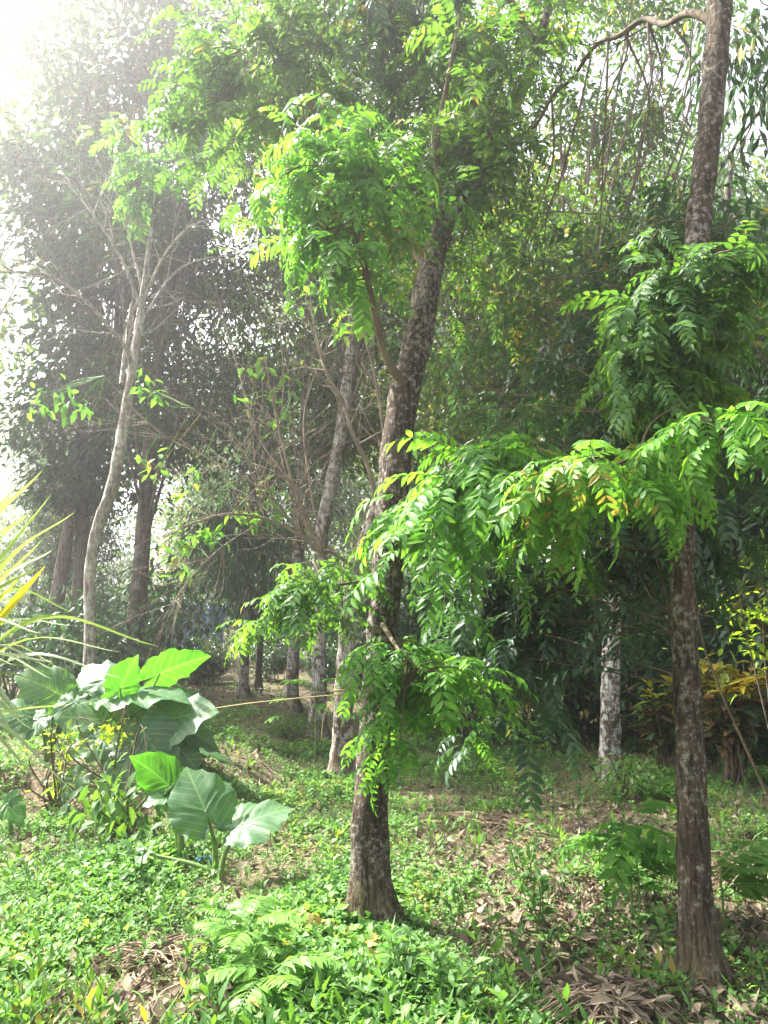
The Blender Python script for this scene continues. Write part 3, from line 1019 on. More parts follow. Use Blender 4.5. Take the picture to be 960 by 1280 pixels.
# white patched tree
b3 = gp(763, 975)
D3 = b3[1]
wt = thing('tree', b3, 'slim tree with white lichen patched trunk between the central and right trees', 'tree')
_, WT = trunk_from([b3] + [at(*p) for p in ((762, 890, D3), (764, 800, D3), (764, 740, D3), (768, 680, D3 + .05), (772, 620, D3 + .1), (764, 560, D3 + .2), (740, 490, D3 + .4), (715, 420, D3 + .6), (705, 330, D3 + .9))], [.12, .108, .10, .095, .085, .07, .055, .04, .03, .015], B_WHITE, wt)
tw, lf = MB(), MB()
crown(lf, tw, at(700, 400, D3 + .8), (2.1, 1.3, 1.7), 9000, .13, .42, list(WT[35:60:4]), gap=-.05, clump=.5, seed=8, limbs=18, r0=.03)
crown(lf, tw, at(720, 80, D3 + 1.6), (2.6, 1.6, 1.5), 6500, .14, .42, list(WT[50:62:3]), gap=.05, clump=.5, seed=9, limbs=14, r0=.03)
tw.build('limbs', M_TWIG, wt)
lf.build('crown', M_OLIVEF, wt)

# leaning pale tree
b4 = gp(112, 885)
D4 = 9.6
b4 = gz(at(112, 870, D4)[0], D4)
lt = thing('tree', b4, 'slender pale barked tree leaning right above the elephant ear leaves, nearly bare', 'tree')
_, LT = trunk_from([b4] + [at(*p) for p in ((112, 790, D4), (112, 720, D4), (122, 660, D4), (140, 610, D4), (152, 550, D4), (163, 480, D4), (172, 420, D4), (180, 360, D4), (186, 310, D4), (192, 258, D4))], [.08, .072, .07, .075, .08, .075, .068, .058, .045, .034, .018], B_PALE, lt)
for q, r in (([(165, 470, D4), (160, 440, D4 - .2), (140, 412, D4 - .4), (100, 370, D4 - .7), (60, 345, D4 - .9), (10, 340, D4 - 1.1), (-60, 345, D4 - 1.2)], [.032, .024, .012]),
             ([(152, 480, D4), (158, 430, D4 + .1), (165, 380, D4 + .2)], [.035, .025]),
             ([(178, 390, D4), (150, 320, D4 - .2), (110, 260, D4 - .3), (80, 225, D4 - .4)], [.03, .018, .006]),
             ([(180, 370, D4), (165, 310, D4 + .1), (150, 250, D4 + .2), (120, 200, D4 + .2)], [.025, .015, .006]),
             ([(182, 370, D4), (205, 320, D4 - .2), (235, 285, D4 - .3), (275, 270, D4 - .4)], [.025, .016, .006]),
             ([(178, 400, D4), (215, 345, D4 + .2), (250, 325, D4 + .3), (300, 318, D4 + .4)], [.022, .014, .006]),
             ([(60, 345, D4 - .9), (40, 330, D4 - .9), (15, 325, D4 - .9)], [.018, .008])):
    limb(lt, q, r, B_PALE, twigs=10, tl=.8)
tw, lf = MB(), MB()
for (px, py, rx, rz, n) in ((200, 200, 70, 35, 10), (260, 215, 40, 40, 6), (150, 240, 25, 20, 3)):
    cluster(lf, lf, [LT[-1], LT[-6], LT[-12]], (px, py), (rx, rz), D4 - .3, .5, n, 6, COMP, 1.1, reach=5, r0=.008)
lf.build('foliage', M_FRESH, lt)


def forest_tree(name, base, label, hgt, trunks, bark, mat, crowns, group=None, r=.2, limbs=14):
    """trunks: list of pixel-free offsets [(dx, dy, dz), ...]; crowns: (centre offset, radii, n, leaf size, leaf width, droop, gap, clump)"""
    t = thing(name, base, label, 'tree', group)
    last = None
    for tp in trunks:
        P = [np.array(base) + np.array(p) for p in tp]
        _, last = trunk_from(P, [r, r * .8, r * .7, r * .5, r * .25], bark, t, sides=12)
    tw, lf = MB(), MB()
    n0 = len(last)
    org = list(last[n0 // 3::max(1, n0 // 12)])
    for i, (c, r3, n, sz, wd, dr, gp_, cl) in enumerate(crowns):
        crown(lf, tw, np.array(base) + np.array(c), r3, n, sz, wd, org, dr, cl, .45, gp_, seed=int(base[0] * 10 + base[1] * 7) % 97 + i, limbs=limbs, r0=r * .2)
    tw.build('limbs', bark, t)
    lf.build('crown', mat, t)
    return t


def gb(px, d):
    return gz(at(px, 800, d)[0], d)


# big dark twin trunked tree on the left
bb = gb(75, 15)
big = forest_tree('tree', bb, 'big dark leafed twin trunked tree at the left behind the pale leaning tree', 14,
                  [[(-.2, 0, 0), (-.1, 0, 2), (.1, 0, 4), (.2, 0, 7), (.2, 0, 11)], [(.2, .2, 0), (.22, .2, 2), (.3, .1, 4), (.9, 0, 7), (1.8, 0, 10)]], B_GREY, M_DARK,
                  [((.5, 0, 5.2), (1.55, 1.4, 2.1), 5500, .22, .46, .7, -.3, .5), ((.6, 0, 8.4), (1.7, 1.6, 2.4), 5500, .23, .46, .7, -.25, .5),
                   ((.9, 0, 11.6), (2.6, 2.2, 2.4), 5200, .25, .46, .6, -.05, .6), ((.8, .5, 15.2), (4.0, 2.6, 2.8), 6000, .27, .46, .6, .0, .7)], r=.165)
# airy tree at the left border
forest_tree('tree', gz(-9.2, 15.5), 'airy pale tree at the upper left border, washed out by the sun glow', 12,
            [[(0, 0, 0), (.1, 0, 3), (0, 0, 6), (.2, 0, 9), (.4, 0, 13)]], B_PALE, M_MIDF,
            [((.2, 0, 8.5), (2.2, 1.8, 2.6), 3200, .23, .46, .5, .0, .6), ((.6, 0, 13.2), (3.0, 2, 2.6), 4000, .24, .46, .5, .05, .65)], r=.12)
# dark straight tree with trunk right of the leaning one
bb = gb(167, 13)
forest_tree('tree', bb, 'dark trunked tree close behind the leaning pale tree, wide arching limbs', 12,
            [[(0, 0, 0), (.05, 0, 2), (.1, 0, 4), (.2, 0, 6.5), (.4, 0, 9.5)]], B_FAR, M_DARK,
            [((.5, .2, 5.4), (1.5, 1.3, 1.2), 5000, .15, .36, .7, .0, .5), ((1.0, .2, 9.0), (2.2, 1.8, 2.0), 8000, .16, .36, .7, .05, .55)], r=.17)
# tree behind the mottled tree
bb = gp(396, 925)
tt = thing('tree', bb, 'brown patchy trunked tree standing left behind the mottled tree, mossy upper stem', 'tree')
d = bb[1]
_, P = trunk_from([bb] + [at(*p) for p in ((398, 850, d), (400, 760, d), (402, 670, d), (415, 600, d), (428, 530, d), (436, 450, d), (445, 350, d), (450, 220, d), (440, 80, d))], [.14, .115, .105, .10, .10, .095, .09, .08, .06, .04], B_MID, tt)
tw, lf = MB(), MB()
crown(lf, tw, at(470, 300, d + 1), (2.2, 1.5, 2.0), 7500, .14, .42, list(P[35:60:5]), gap=.05, clump=.5, seed=14, limbs=14, r0=.035)
crown(lf, tw, at(400, 60, d + 1.5), (3.0, 2, 2.0), 8500, .15, .42, list(P[45:62:5]), gap=.1, clump=.55, seed=15, limbs=14, r0=.035)
tw.build('limbs', M_TWIG, tt)
lf.build('crown', M_OLIVE, tt)

# thin trunks deeper in
for (px, py, wpx, mat, lf_m, lab, crn) in (
        (303, 872, 12, B_MID, M_DEEP, 'slim grey trunk under a drooping blue green crown, left of the rope', ((.0, 0, 2.6), (1.0, 1.0, 1.1), 3600, .17, .26, 1.4, -.5, .4)),
        (322, 862, 8, B_FAR, M_DARK, 'thin dark trunk just right of the slim grey one in deep shade', ((.2, 0, 5.5), (2.0, 1.6, 2.0), 5000, .17, .36, .7, 0, .55)),
        (364, 888, 16, B_MID, M_MIDF, 'grey brown trunk with a white lower half left of the patchy trunk', ((.1, 0, 6.2), (2.3, 1.8, 2.2), 7000, .16, .4, .6, 0, .55))):
    bb = gp(px, py)
    wd = wpx * bb[1] / FPX / 2
    forest_tree('tree', bb, lab, 8, [[(0, 0, 0), (.03, 0, 1.6), (.05, 0, 3.0), (.1, 0, 4.6), (.2, 0, 6.5)]], mat, lf_m, [crn], r=wd * 1.05)

# tree whose drooping leaves hang in at the top right
bb = gz(4.6, 6.2)
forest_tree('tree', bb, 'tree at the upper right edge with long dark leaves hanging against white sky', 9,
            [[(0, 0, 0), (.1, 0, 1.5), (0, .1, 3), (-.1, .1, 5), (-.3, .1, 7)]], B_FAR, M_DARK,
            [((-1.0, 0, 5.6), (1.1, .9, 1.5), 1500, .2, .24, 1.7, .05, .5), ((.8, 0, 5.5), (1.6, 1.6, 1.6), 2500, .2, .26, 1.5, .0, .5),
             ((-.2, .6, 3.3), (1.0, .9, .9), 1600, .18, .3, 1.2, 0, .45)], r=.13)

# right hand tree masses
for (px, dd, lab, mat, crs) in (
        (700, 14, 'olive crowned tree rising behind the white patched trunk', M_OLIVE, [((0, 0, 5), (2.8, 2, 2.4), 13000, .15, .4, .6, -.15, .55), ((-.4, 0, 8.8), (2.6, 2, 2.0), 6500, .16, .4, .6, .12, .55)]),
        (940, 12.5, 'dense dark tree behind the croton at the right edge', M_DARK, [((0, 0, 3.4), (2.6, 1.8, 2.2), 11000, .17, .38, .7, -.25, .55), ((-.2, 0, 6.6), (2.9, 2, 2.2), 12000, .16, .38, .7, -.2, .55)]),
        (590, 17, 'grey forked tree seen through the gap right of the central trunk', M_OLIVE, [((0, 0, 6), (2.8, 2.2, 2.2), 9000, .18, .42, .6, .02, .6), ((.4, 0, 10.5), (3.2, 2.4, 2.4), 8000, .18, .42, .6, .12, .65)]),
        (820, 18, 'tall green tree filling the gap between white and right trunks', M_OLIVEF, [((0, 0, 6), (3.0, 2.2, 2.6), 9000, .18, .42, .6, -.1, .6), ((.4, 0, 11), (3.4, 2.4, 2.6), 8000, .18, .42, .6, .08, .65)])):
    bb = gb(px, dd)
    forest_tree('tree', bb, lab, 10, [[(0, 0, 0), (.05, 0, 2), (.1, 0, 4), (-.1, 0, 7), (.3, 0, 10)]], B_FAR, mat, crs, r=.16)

# deeper forest: one of each kind, then copies
FG = 'trees of the deeper forest'
protos = []
for i, (mat, lab) in enumerate(((M_MIDF, 'mid green forest tree half hidden among the trunks far behind'), (M_DARK, 'dark green forest tree in shade far behind the clearing'), (M_OLIVE, 'olive green forest tree far behind the clearing'))):
    bb = gz((-16, 2, 14)[i], (24, 27, 25)[i])
    protos.append(forest_tree('forest_tree', bb, lab, 14, [[(0, 0, 0), (.1, 0, 2.5), (-.1, 0, 5), (.1, 0, 8), (.3, 0, 12)]], B_FAR, mat,
                              [((0, 0, 3.6), (2.6, 2.2, 2.2), 4500, .22, .44, .6, -.2, .65), ((0, 0, 7.5), (3.2, 3.0, 2.8), 6500, .24, .44, .6, -.1, .7), ((.2, 0, 12), (3.2, 3.0, 3.0), 6500, .24, .44, .6, 0, .7)], FG, r=.22, limbs=10))
for (fx, fy, k, sc) in ((-9.5, 24, 1, .55), (-7, 31, 0, .7), (-3.5, 22, 1, .6), (-2.5, 33, 0, 1.15), (5.8, 24, 2, 1.0), (8, 33, 0, 1.2), (9.5, 20, 1, .95), (13, 33, 2, 1.25), (18, 28, 0, 1.2),
                        (7.2, 15.5, 1, .75), (-21, 31, 2, .9), (-18, 40, 0, .9), (-9, 42, 2, 1.1), (0, 43, 0, 1.4), (9, 44, 1, 1.4), (18, 42, 2, 1.4), (25, 35, 1, 1.3), (11.5, 13, 1, .8), (-26, 28, 1, 1.2), (3.2, 19.5, 1, .7)):
    copy_tree(protos[k], gz(fx, fy), R.uniform(0, 6.28), (sc, sc, sc * R.uniform(.9, 1.1)))

# far treeline closing the view
fl, tw = MB(), MB()
for k in range(46):
    a = rad(-62 + 124 * k / 45)
    rr = R.uniform(58, 68)
    crown(fl, tw, np.array([rr * math.sin(a), rr * math.cos(a), R.uniform(3, 6)]), (4.5, 3, R.uniform(5, 9)), 900, .75, .5, [np.array([rr * math.sin(a), rr * math.cos(a), 0])], .5, 1.4, .4, -.4, 30, k, 2, .2)
tag(fl.build('treeline', M_MIDF), 'far wall of forest closing the view between the trunks', 'treeline', kind='stuff')


# ------------------------------------------------------------------ shrubs
def shrub(name, base, label, cat, r3, n, size, wd, mat, stems=6, droop=.3, clump=.28, group=None, zc=None, gap=-.4, near=False, per=24):
    t = thing(name, base, label, cat, group)
    st, lf = MB(), MB()
    c = np.array(base) + np.array([0, 0, zc if zc else r3[2] * .95])
    for _ in range(stems):
        e = c + in_ball(1)[0] * np.array(r3) * .8
        tube(st, spline([np.array(base) + R.standard_normal(3) * [.05, .05, 0], (np.array(base) + e) / 2 + R.standard_normal(3) * .06, e], 4), [.012, .004], 5)
    crown(lf, st, c, r3, n, size, wd, [np.array(base) + [0, 0, .1]], droop, clump, .35, gap, per, seed=int(abs(base[0]) * 31) % 83, limbs=4, r0=.01, tm=leaf_near(wd) if near else leaf_mid(wd))
    st.build('stem', M_TWIG, t)
    lf.build('foliage', mat, t)
    return t


SG = 'dark shrubs under the far trees'
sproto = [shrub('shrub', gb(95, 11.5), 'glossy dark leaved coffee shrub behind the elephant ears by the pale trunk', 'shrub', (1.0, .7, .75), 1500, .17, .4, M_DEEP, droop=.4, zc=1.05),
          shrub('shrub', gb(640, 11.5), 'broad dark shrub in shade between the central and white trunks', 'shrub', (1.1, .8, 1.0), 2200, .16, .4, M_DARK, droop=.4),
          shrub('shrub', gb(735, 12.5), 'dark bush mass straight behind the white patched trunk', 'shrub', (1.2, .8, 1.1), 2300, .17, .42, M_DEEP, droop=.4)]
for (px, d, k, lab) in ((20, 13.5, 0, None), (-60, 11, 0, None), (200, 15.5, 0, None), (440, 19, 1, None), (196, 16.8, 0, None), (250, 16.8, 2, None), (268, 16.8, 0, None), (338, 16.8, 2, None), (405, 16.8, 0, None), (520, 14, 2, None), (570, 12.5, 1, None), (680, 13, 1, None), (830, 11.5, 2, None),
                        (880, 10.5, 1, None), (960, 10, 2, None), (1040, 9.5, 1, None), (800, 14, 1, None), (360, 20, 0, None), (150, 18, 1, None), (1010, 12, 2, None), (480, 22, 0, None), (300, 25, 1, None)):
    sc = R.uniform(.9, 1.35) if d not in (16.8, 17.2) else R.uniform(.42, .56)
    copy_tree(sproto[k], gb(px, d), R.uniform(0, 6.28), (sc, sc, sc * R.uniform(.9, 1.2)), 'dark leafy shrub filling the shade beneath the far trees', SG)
shrub('shrub', gp(362, 925), 'small round feathery green bush at the foot of the patchy trunk', 'shrub', (.33, .3, .2), 700, .07, .4, M_BOUGH, clump=.12, per=18)
shrub('shrub', gp(780, 1000), 'low light green bush at the foot of the white trunk', 'shrub', (.3, .25, .22), 420, .07, .45, M_WEED, clump=.12, per=14)
shrub('shrub', gz(at(1000, 990, 5.2)[0], 5.2), 'lime leaved shrub reaching in from the right edge', 'shrub', (.42, .4, .6), 420, .075, .45, M_LIME, clump=.2, zc=1.75, stems=7, near=True)
shrub('shrub', gp(150, 1052), 'tall leafy weed shrub with yellow green tips before the elephant ears', 'shrub', (.34, .3, .26), 230, .12, .5, M_BOUGH, clump=.15, zc=.3, droop=.9, near=True, per=10)
shrub('shrub', gz(at(75, 950, 7.0)[0], 7.0), 'upright yellow green sapling left of the elephant ear stems', 'shrub', (.1, .1, .4), 110, .085, .45, M_LIME, clump=.09, zc=.5, droop=.2, near=True, per=10)
shrub('shrub', gz(at(140, 950, 7.1)[0], 7.1), 'small yellow green sapling in front of the elephant ear stems', 'shrub', (.12, .1, .2), 70, .085, .5, M_LIME, clump=.09, zc=.42, droop=.2, near=True, per=10)


# crotons
def croton(base, label, hgt, n):
    t = thing('croton_shrub', base, label, 'croton', None)
    st, lf, lr = MB(), MB(), MB()
    base = np.array(base)
    for k in range(n):
        e = base + np.array([R.uniform(-.24, .24), R.uniform(-.24, .24), hgt * R.uniform(.3, 1.0) ** .8])
        P = spline([base + R.standard_normal(3) * [.06, .06, 0], (base + e) / 2 + R.standard_normal(3) * .05, e], 4)
        tube(st, P, [.012, .006], 5)
        top = e[2] - base[2] > hgt * .72
        for j in range(21):
            f = R.uniform(.55, 1)
            c = base + (e - base) * f
            a = j * 2.4
            dd = np.array([[math.cos(a), math.sin(a), R.uniform(-.3, .9)]])
            inst(lf if top and f > .8 else lr, leaf_near(.36, .2, -.15), c[None], frames(dd, roll=.2), [R.uniform(.17, .28)])
    st.build('stem', M_TWIG, t)
    lf.build('young_leaves', M_CROTON, t)
    lr.build('old_leaves', M_CROTON_R, t)


croton(gp(922, 985), 'croton shrub with yellow and orange topped leaves right of the right trunk', 1.4, 28)
croton(gz(at(828, 900, 9.6)[0], 9.6), 'small croton with yellow leaves peeking out left of the right trunk', 1.15, 6)

# ------------------------------------------------------------------ elephant ears
TH = np.linspace(0, 2 * math.pi, 49)[:-1]


def ear_leaf(att, tip, nrm, wid, cup, mat, parent, wave=1.0):
    """heart shaped blade hinged at its stalk: att/tip world points, nrm its upper face, built as a curved sheet"""
    y = tip - att
    Ln = np.linalg.norm(y)
    y = y / Ln
    z = unit(np.asarray(nrm, float) - y * np.dot(nrm, y))
    x = np.cross(y, z)
    a = np.abs(((TH + math.pi) % (2 * math.pi)) - math.pi)
    r = np.interp(a, [0, .12, .35, .7, 1.1, 1.6, 2.1, 2.5, 2.8, 3.0, math.pi], [1.0, .92, .78, .68, .61, .55, .50, .50, .47, .30, .08])
    r = r * (1 + .025 * np.sin(TH * 17 + R.uniform(0, 6)) + .02 * R.standard_normal(len(TH)))
    rings = np.array([0, .12, .28, .45, .62, .8, .92, 1.0])
    ph = R.uniform(0, 6.28)
    Vs, UV = [], []
    for q in rings:
        xx = np.sin(TH) * r * q * wid
        yy = np.cos(TH) * r * q
        ax = np.abs(xx)
        zz = cup * ax - .20 * np.clip(yy, 0, 2) ** 2 - .25 * np.clip(-yy, 0, 2) ** 2 - .35 * ax ** 2
        zz = zz + .026 * np.cos((yy - .75 * ax) * 6.5 * 2 * math.pi) * np.clip(ax * 6, 0, 1) * wave
        zz = zz + .04 * wave * q ** 4 * np.sin(TH * 9 + ph)
        Vs.append(att + Ln * (x * xx[:, None] + y * yy[:, None] + z * zz[:, None]))
        UV.append(np.stack([xx, yy], -1))
    n = len(TH)
    i, j = np.meshgrid(np.arange(len(rings) - 1), np.arange(n), indexing='ij')
    Q = np.stack([i * n + j, i * n + (j + 1) % n, (i + 1) * n + (j + 1) % n, (i + 1) * n + j], -1).reshape(-1, 4)
    mb = MB()
    mb.add(np.concatenate(Vs), Q, None, np.concatenate(UV))
    return mb.build('leaf', mat, parent, uv=True)


def elephant_ear(base, label, leaves):
    t = thing('elephant_ear_plant', base, label, 'elephant ear')
    base = np.array(base)
    for (ax, ay, tx, ty, dd, dt, nrm, wid, cup, mt) in leaves:
        A = at(ax, ay, dd)
        lo = ear_leaf(A, at(tx, ty, dd + dt), nrm, wid, cup, mt, t)
        mb = MB()
        s0 = base + R.standard_normal(3) * [.03, .03, 0]
        hgt = A[2] - s0[2]
        m1 = s0 + (A - s0) * np.array([.22, .22, .5])
        tube(mb, spline([s0 - [0, 0, .03], m1, A], 7), [.024, .016, .009], 8)
        mb.build('stalk', M_STALK, t)
    return t


UPc = np.array([0, -.55, .8])
fa = gp(222, 1082)
fd = fa[1]
elephant_ear(fa, 'elephant ear with a glowing yellow green leaf, tallest front clump beside the litter', [
    (211, 982, 170, 943, fd, .1, (-.35, .8, .45), .95, .2, M_EAR_LIT),
    (214, 985, 238, 962, fd, .05, (-.8, -.3, .5), .8, .5, M_EAR),
    (206, 996, 178, 1004, fd - .05, -.1, (.1, -.2, 1), 1.0, .2, M_EAR),
])
fb = gp(266, 1102)
fd = fb[1]
elephant_ear(fb, 'elephant ear with two broad blue green leaves on thin stalks, front right clump', [
    (257, 1014, 233, 955, fd, .12, (.15, -.8, .55), 1.15, .12, M_EAR),
    (303, 1030, 366, 1000, fd, .12, (-.12, -.42, .9), 1.1, .12, M_EAR),
    (180, 1066, 160, 1090, fd + .1, -.1, (-.3, -.5, .8), .8, .3, M_EAR),
])
bk = gz(at(160, 990, 7.6)[0], 7.6)
q = 7.6
elephant_ear(bk, 'largest elephant ear clump with two sunlit leaves on top, behind on the bank', [
    (150, 860, 168, 820, q - .1, .15, (-.45, .8, .4), .95, .15, M_EAR_LIT),
    (200, 842, 260, 813, q + .3, .2, (-.25, .8, .55), .7, .25, M_EAR_LIT),
    (158, 868, 236, 860, q, -.15, (.05, -.2, 1), 1.0, .1, M_EAR),
    (140, 902, 78, 890, q - .1, -.2, (.1, -.75, .65), 1.1, .1, M_EAR),
    (128, 925, 80, 945, q - .3, -.15, (.1, -.7, .7), 1.0, .12, M_EAR),
    (203, 902, 268, 880, q - .1, -.1, (-.15, -.6, .75), 1.2, .15, M_EAR),
    (182, 918, 213, 968, q - .35, -.15, (.1, -.85, .5), 1.1, .12, M_EAR),
    (232, 912, 282, 935, q - .1, .1, (.2, -.45, .85), .8, .25, M_EAR),
    (160, 948, 135, 992, q - .5, -.15, (-.1, -.85, .5), 1.1, .1, M_EAR),
    (165, 925, 120, 960, q - .35, -.15, (-.1, -.7, .65), 1.0, .12, M_EAR),
    (215, 925, 250, 960, q - .2, -.1, (.25, -.6, .7), .95, .15, M_EAR),
    (130, 850, 100, 828, q + .2, .2, (-.1, -.6, .7), .9, .2, M_EAR),
    (178, 880, 132, 868, q + .2, -.1, (.1, -.6, .8), 1.0, .15, M_EAR),
    (222, 876, 262, 905, q + .2, -.1, (.2, -.55, .8), 1.0, .15, M_EAR),
    (240, 935, 292, 945, q + .3, 0, (0, -.15, 1), .7, .15, M_EAR),
])
bl = gz(at(60, 960, 8.0)[0], 8.0)
q = 8.0
elephant_ear(bl, 'elephant ear clump at the far left behind the strap leaves', [
    (70, 866, 20, 838, q, -.1, (.1, -.8, .6), 1.1, .12, M_EAR), (105, 866, 142, 842, q, -.1, (-.2, -.7, .7), 1.1, .12, M_EAR),
    (92, 878, 82, 915, q - .2, -.2, (0, -.85, .5), 1.0, .12, M_EAR), (118, 872, 135, 850, q + .2, .15, (-.2, .8, .6), .9, .2, M_EAR_LIT),
    (95, 975, 55, 1012, q - .9, -.1, (-.1, -.8, .6), .8, .2, M_EAR), (30, 895, -20, 880, q - .3, -.1, (0, -.6, .8), 1.0, .15, M_EAR), (48, 900, 15, 925, q - .3, -.1, (0, -.6, .8), 1.0, .15, M_EAR)])
bs = gp(10, 1050)
elephant_ear(bs, 'small single elephant ear plant at the left edge below the bank', [
    (12, 1000, 22, 985, bs[1], .05, (.3, -.7, .6), 1.0, .2, M_EAR), (8, 1005, 30, 1028, bs[1], -.1, (.2, -.6, .7), .8, .2, M_EAR_LIT)])

# ------------------------------------------------------------------ strap leaved plant at the left edge
sb = gz(-1.98, 3.25)
sp = thing('strap_leaf_plant', sb, 'strap leaved plant with arching pale striped blades at the left edge', 'plant')
mb = MB()
tube(mb, [sb, sb + [.02, 0, .5], sb + [0, 0, 1.1]], [.05, .045, .04], 8)
mb.build('stem', M_DRYSTALK, sp)


def blade(tip, w, mat, rise=.25, z0=1.0):
    w = w * 1.05
    s0 = sb + np.array([0, 0, z0]) + R.standard_normal(3) * .03
    e = np.asarray(tip)
    m1 = (s0 + e) / 2 + np.array([0, 0, rise])
    P = spline([s0, m1, e], 8)
    n = len(P)
    f = np.linspace(0, 1, n)
    wd = w * np.interp(f, [0, .2, .6, .9, 1], [.5, .9, 1, .5, .03])
    T = unit(np.gradient(P, axis=0))
    side = unit(np.cross(T, [0, 0, 1.0]) + R.standard_normal(3) * .25)
    nn = np.cross(side, T)
    V = np.stack([P - side * wd[:, None] + nn * wd[:, None] * .35, P, P + side * wd[:, None] + nn * wd[:, None] * .35], 1).reshape(-1, 3)
    i = np.arange(n - 1)
    Q = np.concatenate([np.stack([i * 3 + k, i * 3 + k + 1, i * 3 + 4 + k, i * 3 + 3 + k], -1) for k in (0, 1)])
    mb = MB()
    mb.add(V, Q)
    return mb.build('leaf', mat, sp)


for (px, py, d, wd, rise) in ((45, 628, 3.0, .012, .2), (60, 648, 3.3, .012, .25), (40, 680, 3.0, .012, .2), (55, 665, 2.8, .01, .2), (35, 700, 3.4, .012, .15), (160, 806, 3.0, .014, .3), (120, 803, 3.4, .013, .3),
                              (85, 815, 3.2, .013, .2), (100, 850, 2.8, .013, .28), (70, 830, 2.9, .012, .22), (60, 870, 2.8, .012, .2), (40, 930, 2.8, .012, .2), (35, 990, 2.8, .012, .25), (25, 640, 2.9, .012, .2),
                              (10, 610, 3.1, .012, .2), (90, 825, 3.3, .01, .3), (20, 1010, 3.0, .012, .2), (50, 905, 3.2, .012, .2)):
    for _ in range(2):
        blade(at(px, py, d) + R.standard_normal(3) * [.06, .2, .08], wd, M_STRAP, rise + R.uniform(-.05, .1))
tag(blade(at(56, 708, 2.9), .03, M_YELLOWBLADE, .05), 'broad yellow blade with a reddish rim')
tag(blade(at(30, 715, 3.1), .026, M_YELLOWBLADE, .05), 'yellow green blade beside the broad yellow one')
tag(blade(at(90, 880, 3.1), .02, M_STRAP, .1), 'wide pale blade low down')
for _ in range(12):
    a = R.uniform(1.6, 4.6)
    blade(sb + np.array([math.cos(a) * .9, math.sin(a) * .9, R.uniform(.5, 1.6)]), .013, M_STRAP, .25)


# ------------------------------------------------------------------ ferny plants: twice pinnate fronds
def frond_tmpl(pairs, L, ll, droop):
    t = np.linspace(0, 1, 8)
    ang = .5 - droop * t
    P = np.vstack([[0, 0, 0], np.cumsum(np.stack([np.zeros(8), np.cos(ang), np.sin(ang)], -1) * L / 8, 0)])
    mb = MB()
    tube(mb, P, [.003, .001], 3, cap=False)
    out = [(np.concatenate(mb.v), np.concatenate(mb.q), np.zeros((0, 3), int))]
    T = unit(np.gradient(P, axis=0))
    for i in range(pairs):
        f = .2 + .78 * i / (pairs - 1)
        x = f * 8
        k = min(int(x), 7)
        c = P[k] + (P[k + 1] - P[k]) * (x - k)
        N = np.cross([1, 0, 0], T[k])
        pl = ll * math.sin(math.pi * (.2 + .72 * f)) + .01
        for sg in (-1, 1):
            d = unit(T[k] * .5 + np.array([sg * .87, 0, 0]) - N * .08)
            M = frames((d - np.array([0, 0, .12]) + R.standard_normal(3) * .05)[None], N[None] + R.standard_normal((1, 3)) * .15)[0]
            tm = leaf_mid(.3 if pl > .06 else .4, .15, -.1)
            out.append((tm[0] @ M.T * pl + c, tm[1], tm[2]))
    return merge(out)


FR = [frond_tmpl(13, .32, .11, R.uniform(.5, 1.1)) for _ in range(4)]


def ferny(base, label, n, sc, hgt, mat, name='feathery_seedling', spread=1.0, fr=None, az0=None):
    t = thing(name, base, label, 'seedling')
    st = MB()
    base = np.array(base)
    tube(st, spline([base, base + [.01, .01, hgt * .5], base + [0, 0, hgt]], 3), [.008, .004], 5)
    st.build('stem', M_STALK, t)
    for k in range(n):
        a = k * 2.4 + R.uniform(-.3, .3) if az0 is None else az0[k]
        h = hgt * (.45 + .55 * (k + 1) / n)
        lf = MB()
        dd = np.array([[math.sin(a) * spread, math.cos(a) * spread, R.uniform(-.1, .35)]])
        inst(lf, (fr or FR)[k % len(fr or FR)], (base + [0, 0, h])[None], frames(dd, roll=.1), [sc * R.uniform(.85, 1.15)])
        lf.build('frond', mat, t)
    return t


ferny(gp(310, 1225), 'pale green feathery seedling at the bottom left of the central trunk', 9, .85, .24, M_FERN)
ferny(gp(335, 1262), 'lower feathery seedling at the bottom edge, fronds spread flat', 8, .95, .15, M_FERN)
ferny(gp(800, 1165), 'bushy feathery seedling hugging the left side of the right trunk', 12, .8, .42, M_FRESH)
ferny(gp(905, 1170), 'feathery seedling with fan like fronds right of the right trunk', 8, 1.3, .34, M_FERN, az0=[1.5, 1.2, 1.9, .3, 2.4, 1.6, -.6, 1.4])
CF = [COMP[0], COMP[3]]
ferny(gp(790, 1150), 'pinnate leaved sapling standing left of the right trunk', 13, 1.05, .55, M_FRESH, 'sapling', fr=COMP)
ferny(gp(665, 965), 'bright pinnate sapling on the ground between central and white trunks', 9, .8, .5, M_FRESH, 'sapling', fr=FR)


# broad weeds standing out at the bottom
def weed(base, label, n, size, hgt, wd, mat=M_WEED):
    t = thing('weed_plant', base, label, 'weed', None)
    base = np.array(base)
    st, lf = MB(), MB()
    for s in range(max(1, n // 9)):
        top = base + np.array([R.uniform(-.1, .1), R.uniform(-.1, .1), hgt * R.uniform(.7, 1.1)])
        P = spline([base + R.standard_normal(3) * [.03, .03, 0], (base + top) / 2 + R.standard_normal(3) * .015, top], 4)
        tube(st, P, [.006, .003], 5)
        for k in range(9):
            c = P[min(len(P) - 1, int(len(P) * (.3 + .7 * k / 8)))]
            a = k * 2.4 + s
            dd = np.array([[math.cos(a), math.sin(a), R.uniform(0, .5) + .5 * k / 8]])
            inst(lf, leaf_near(wd, .15, -.2), c[None], frames(dd, roll=.2), [size * R.uniform(.7, 1.15) * (1 - .3 * k / 8)])
    st.build('stem', M_STALK, t)
    lf.build('foliage', mat, t)


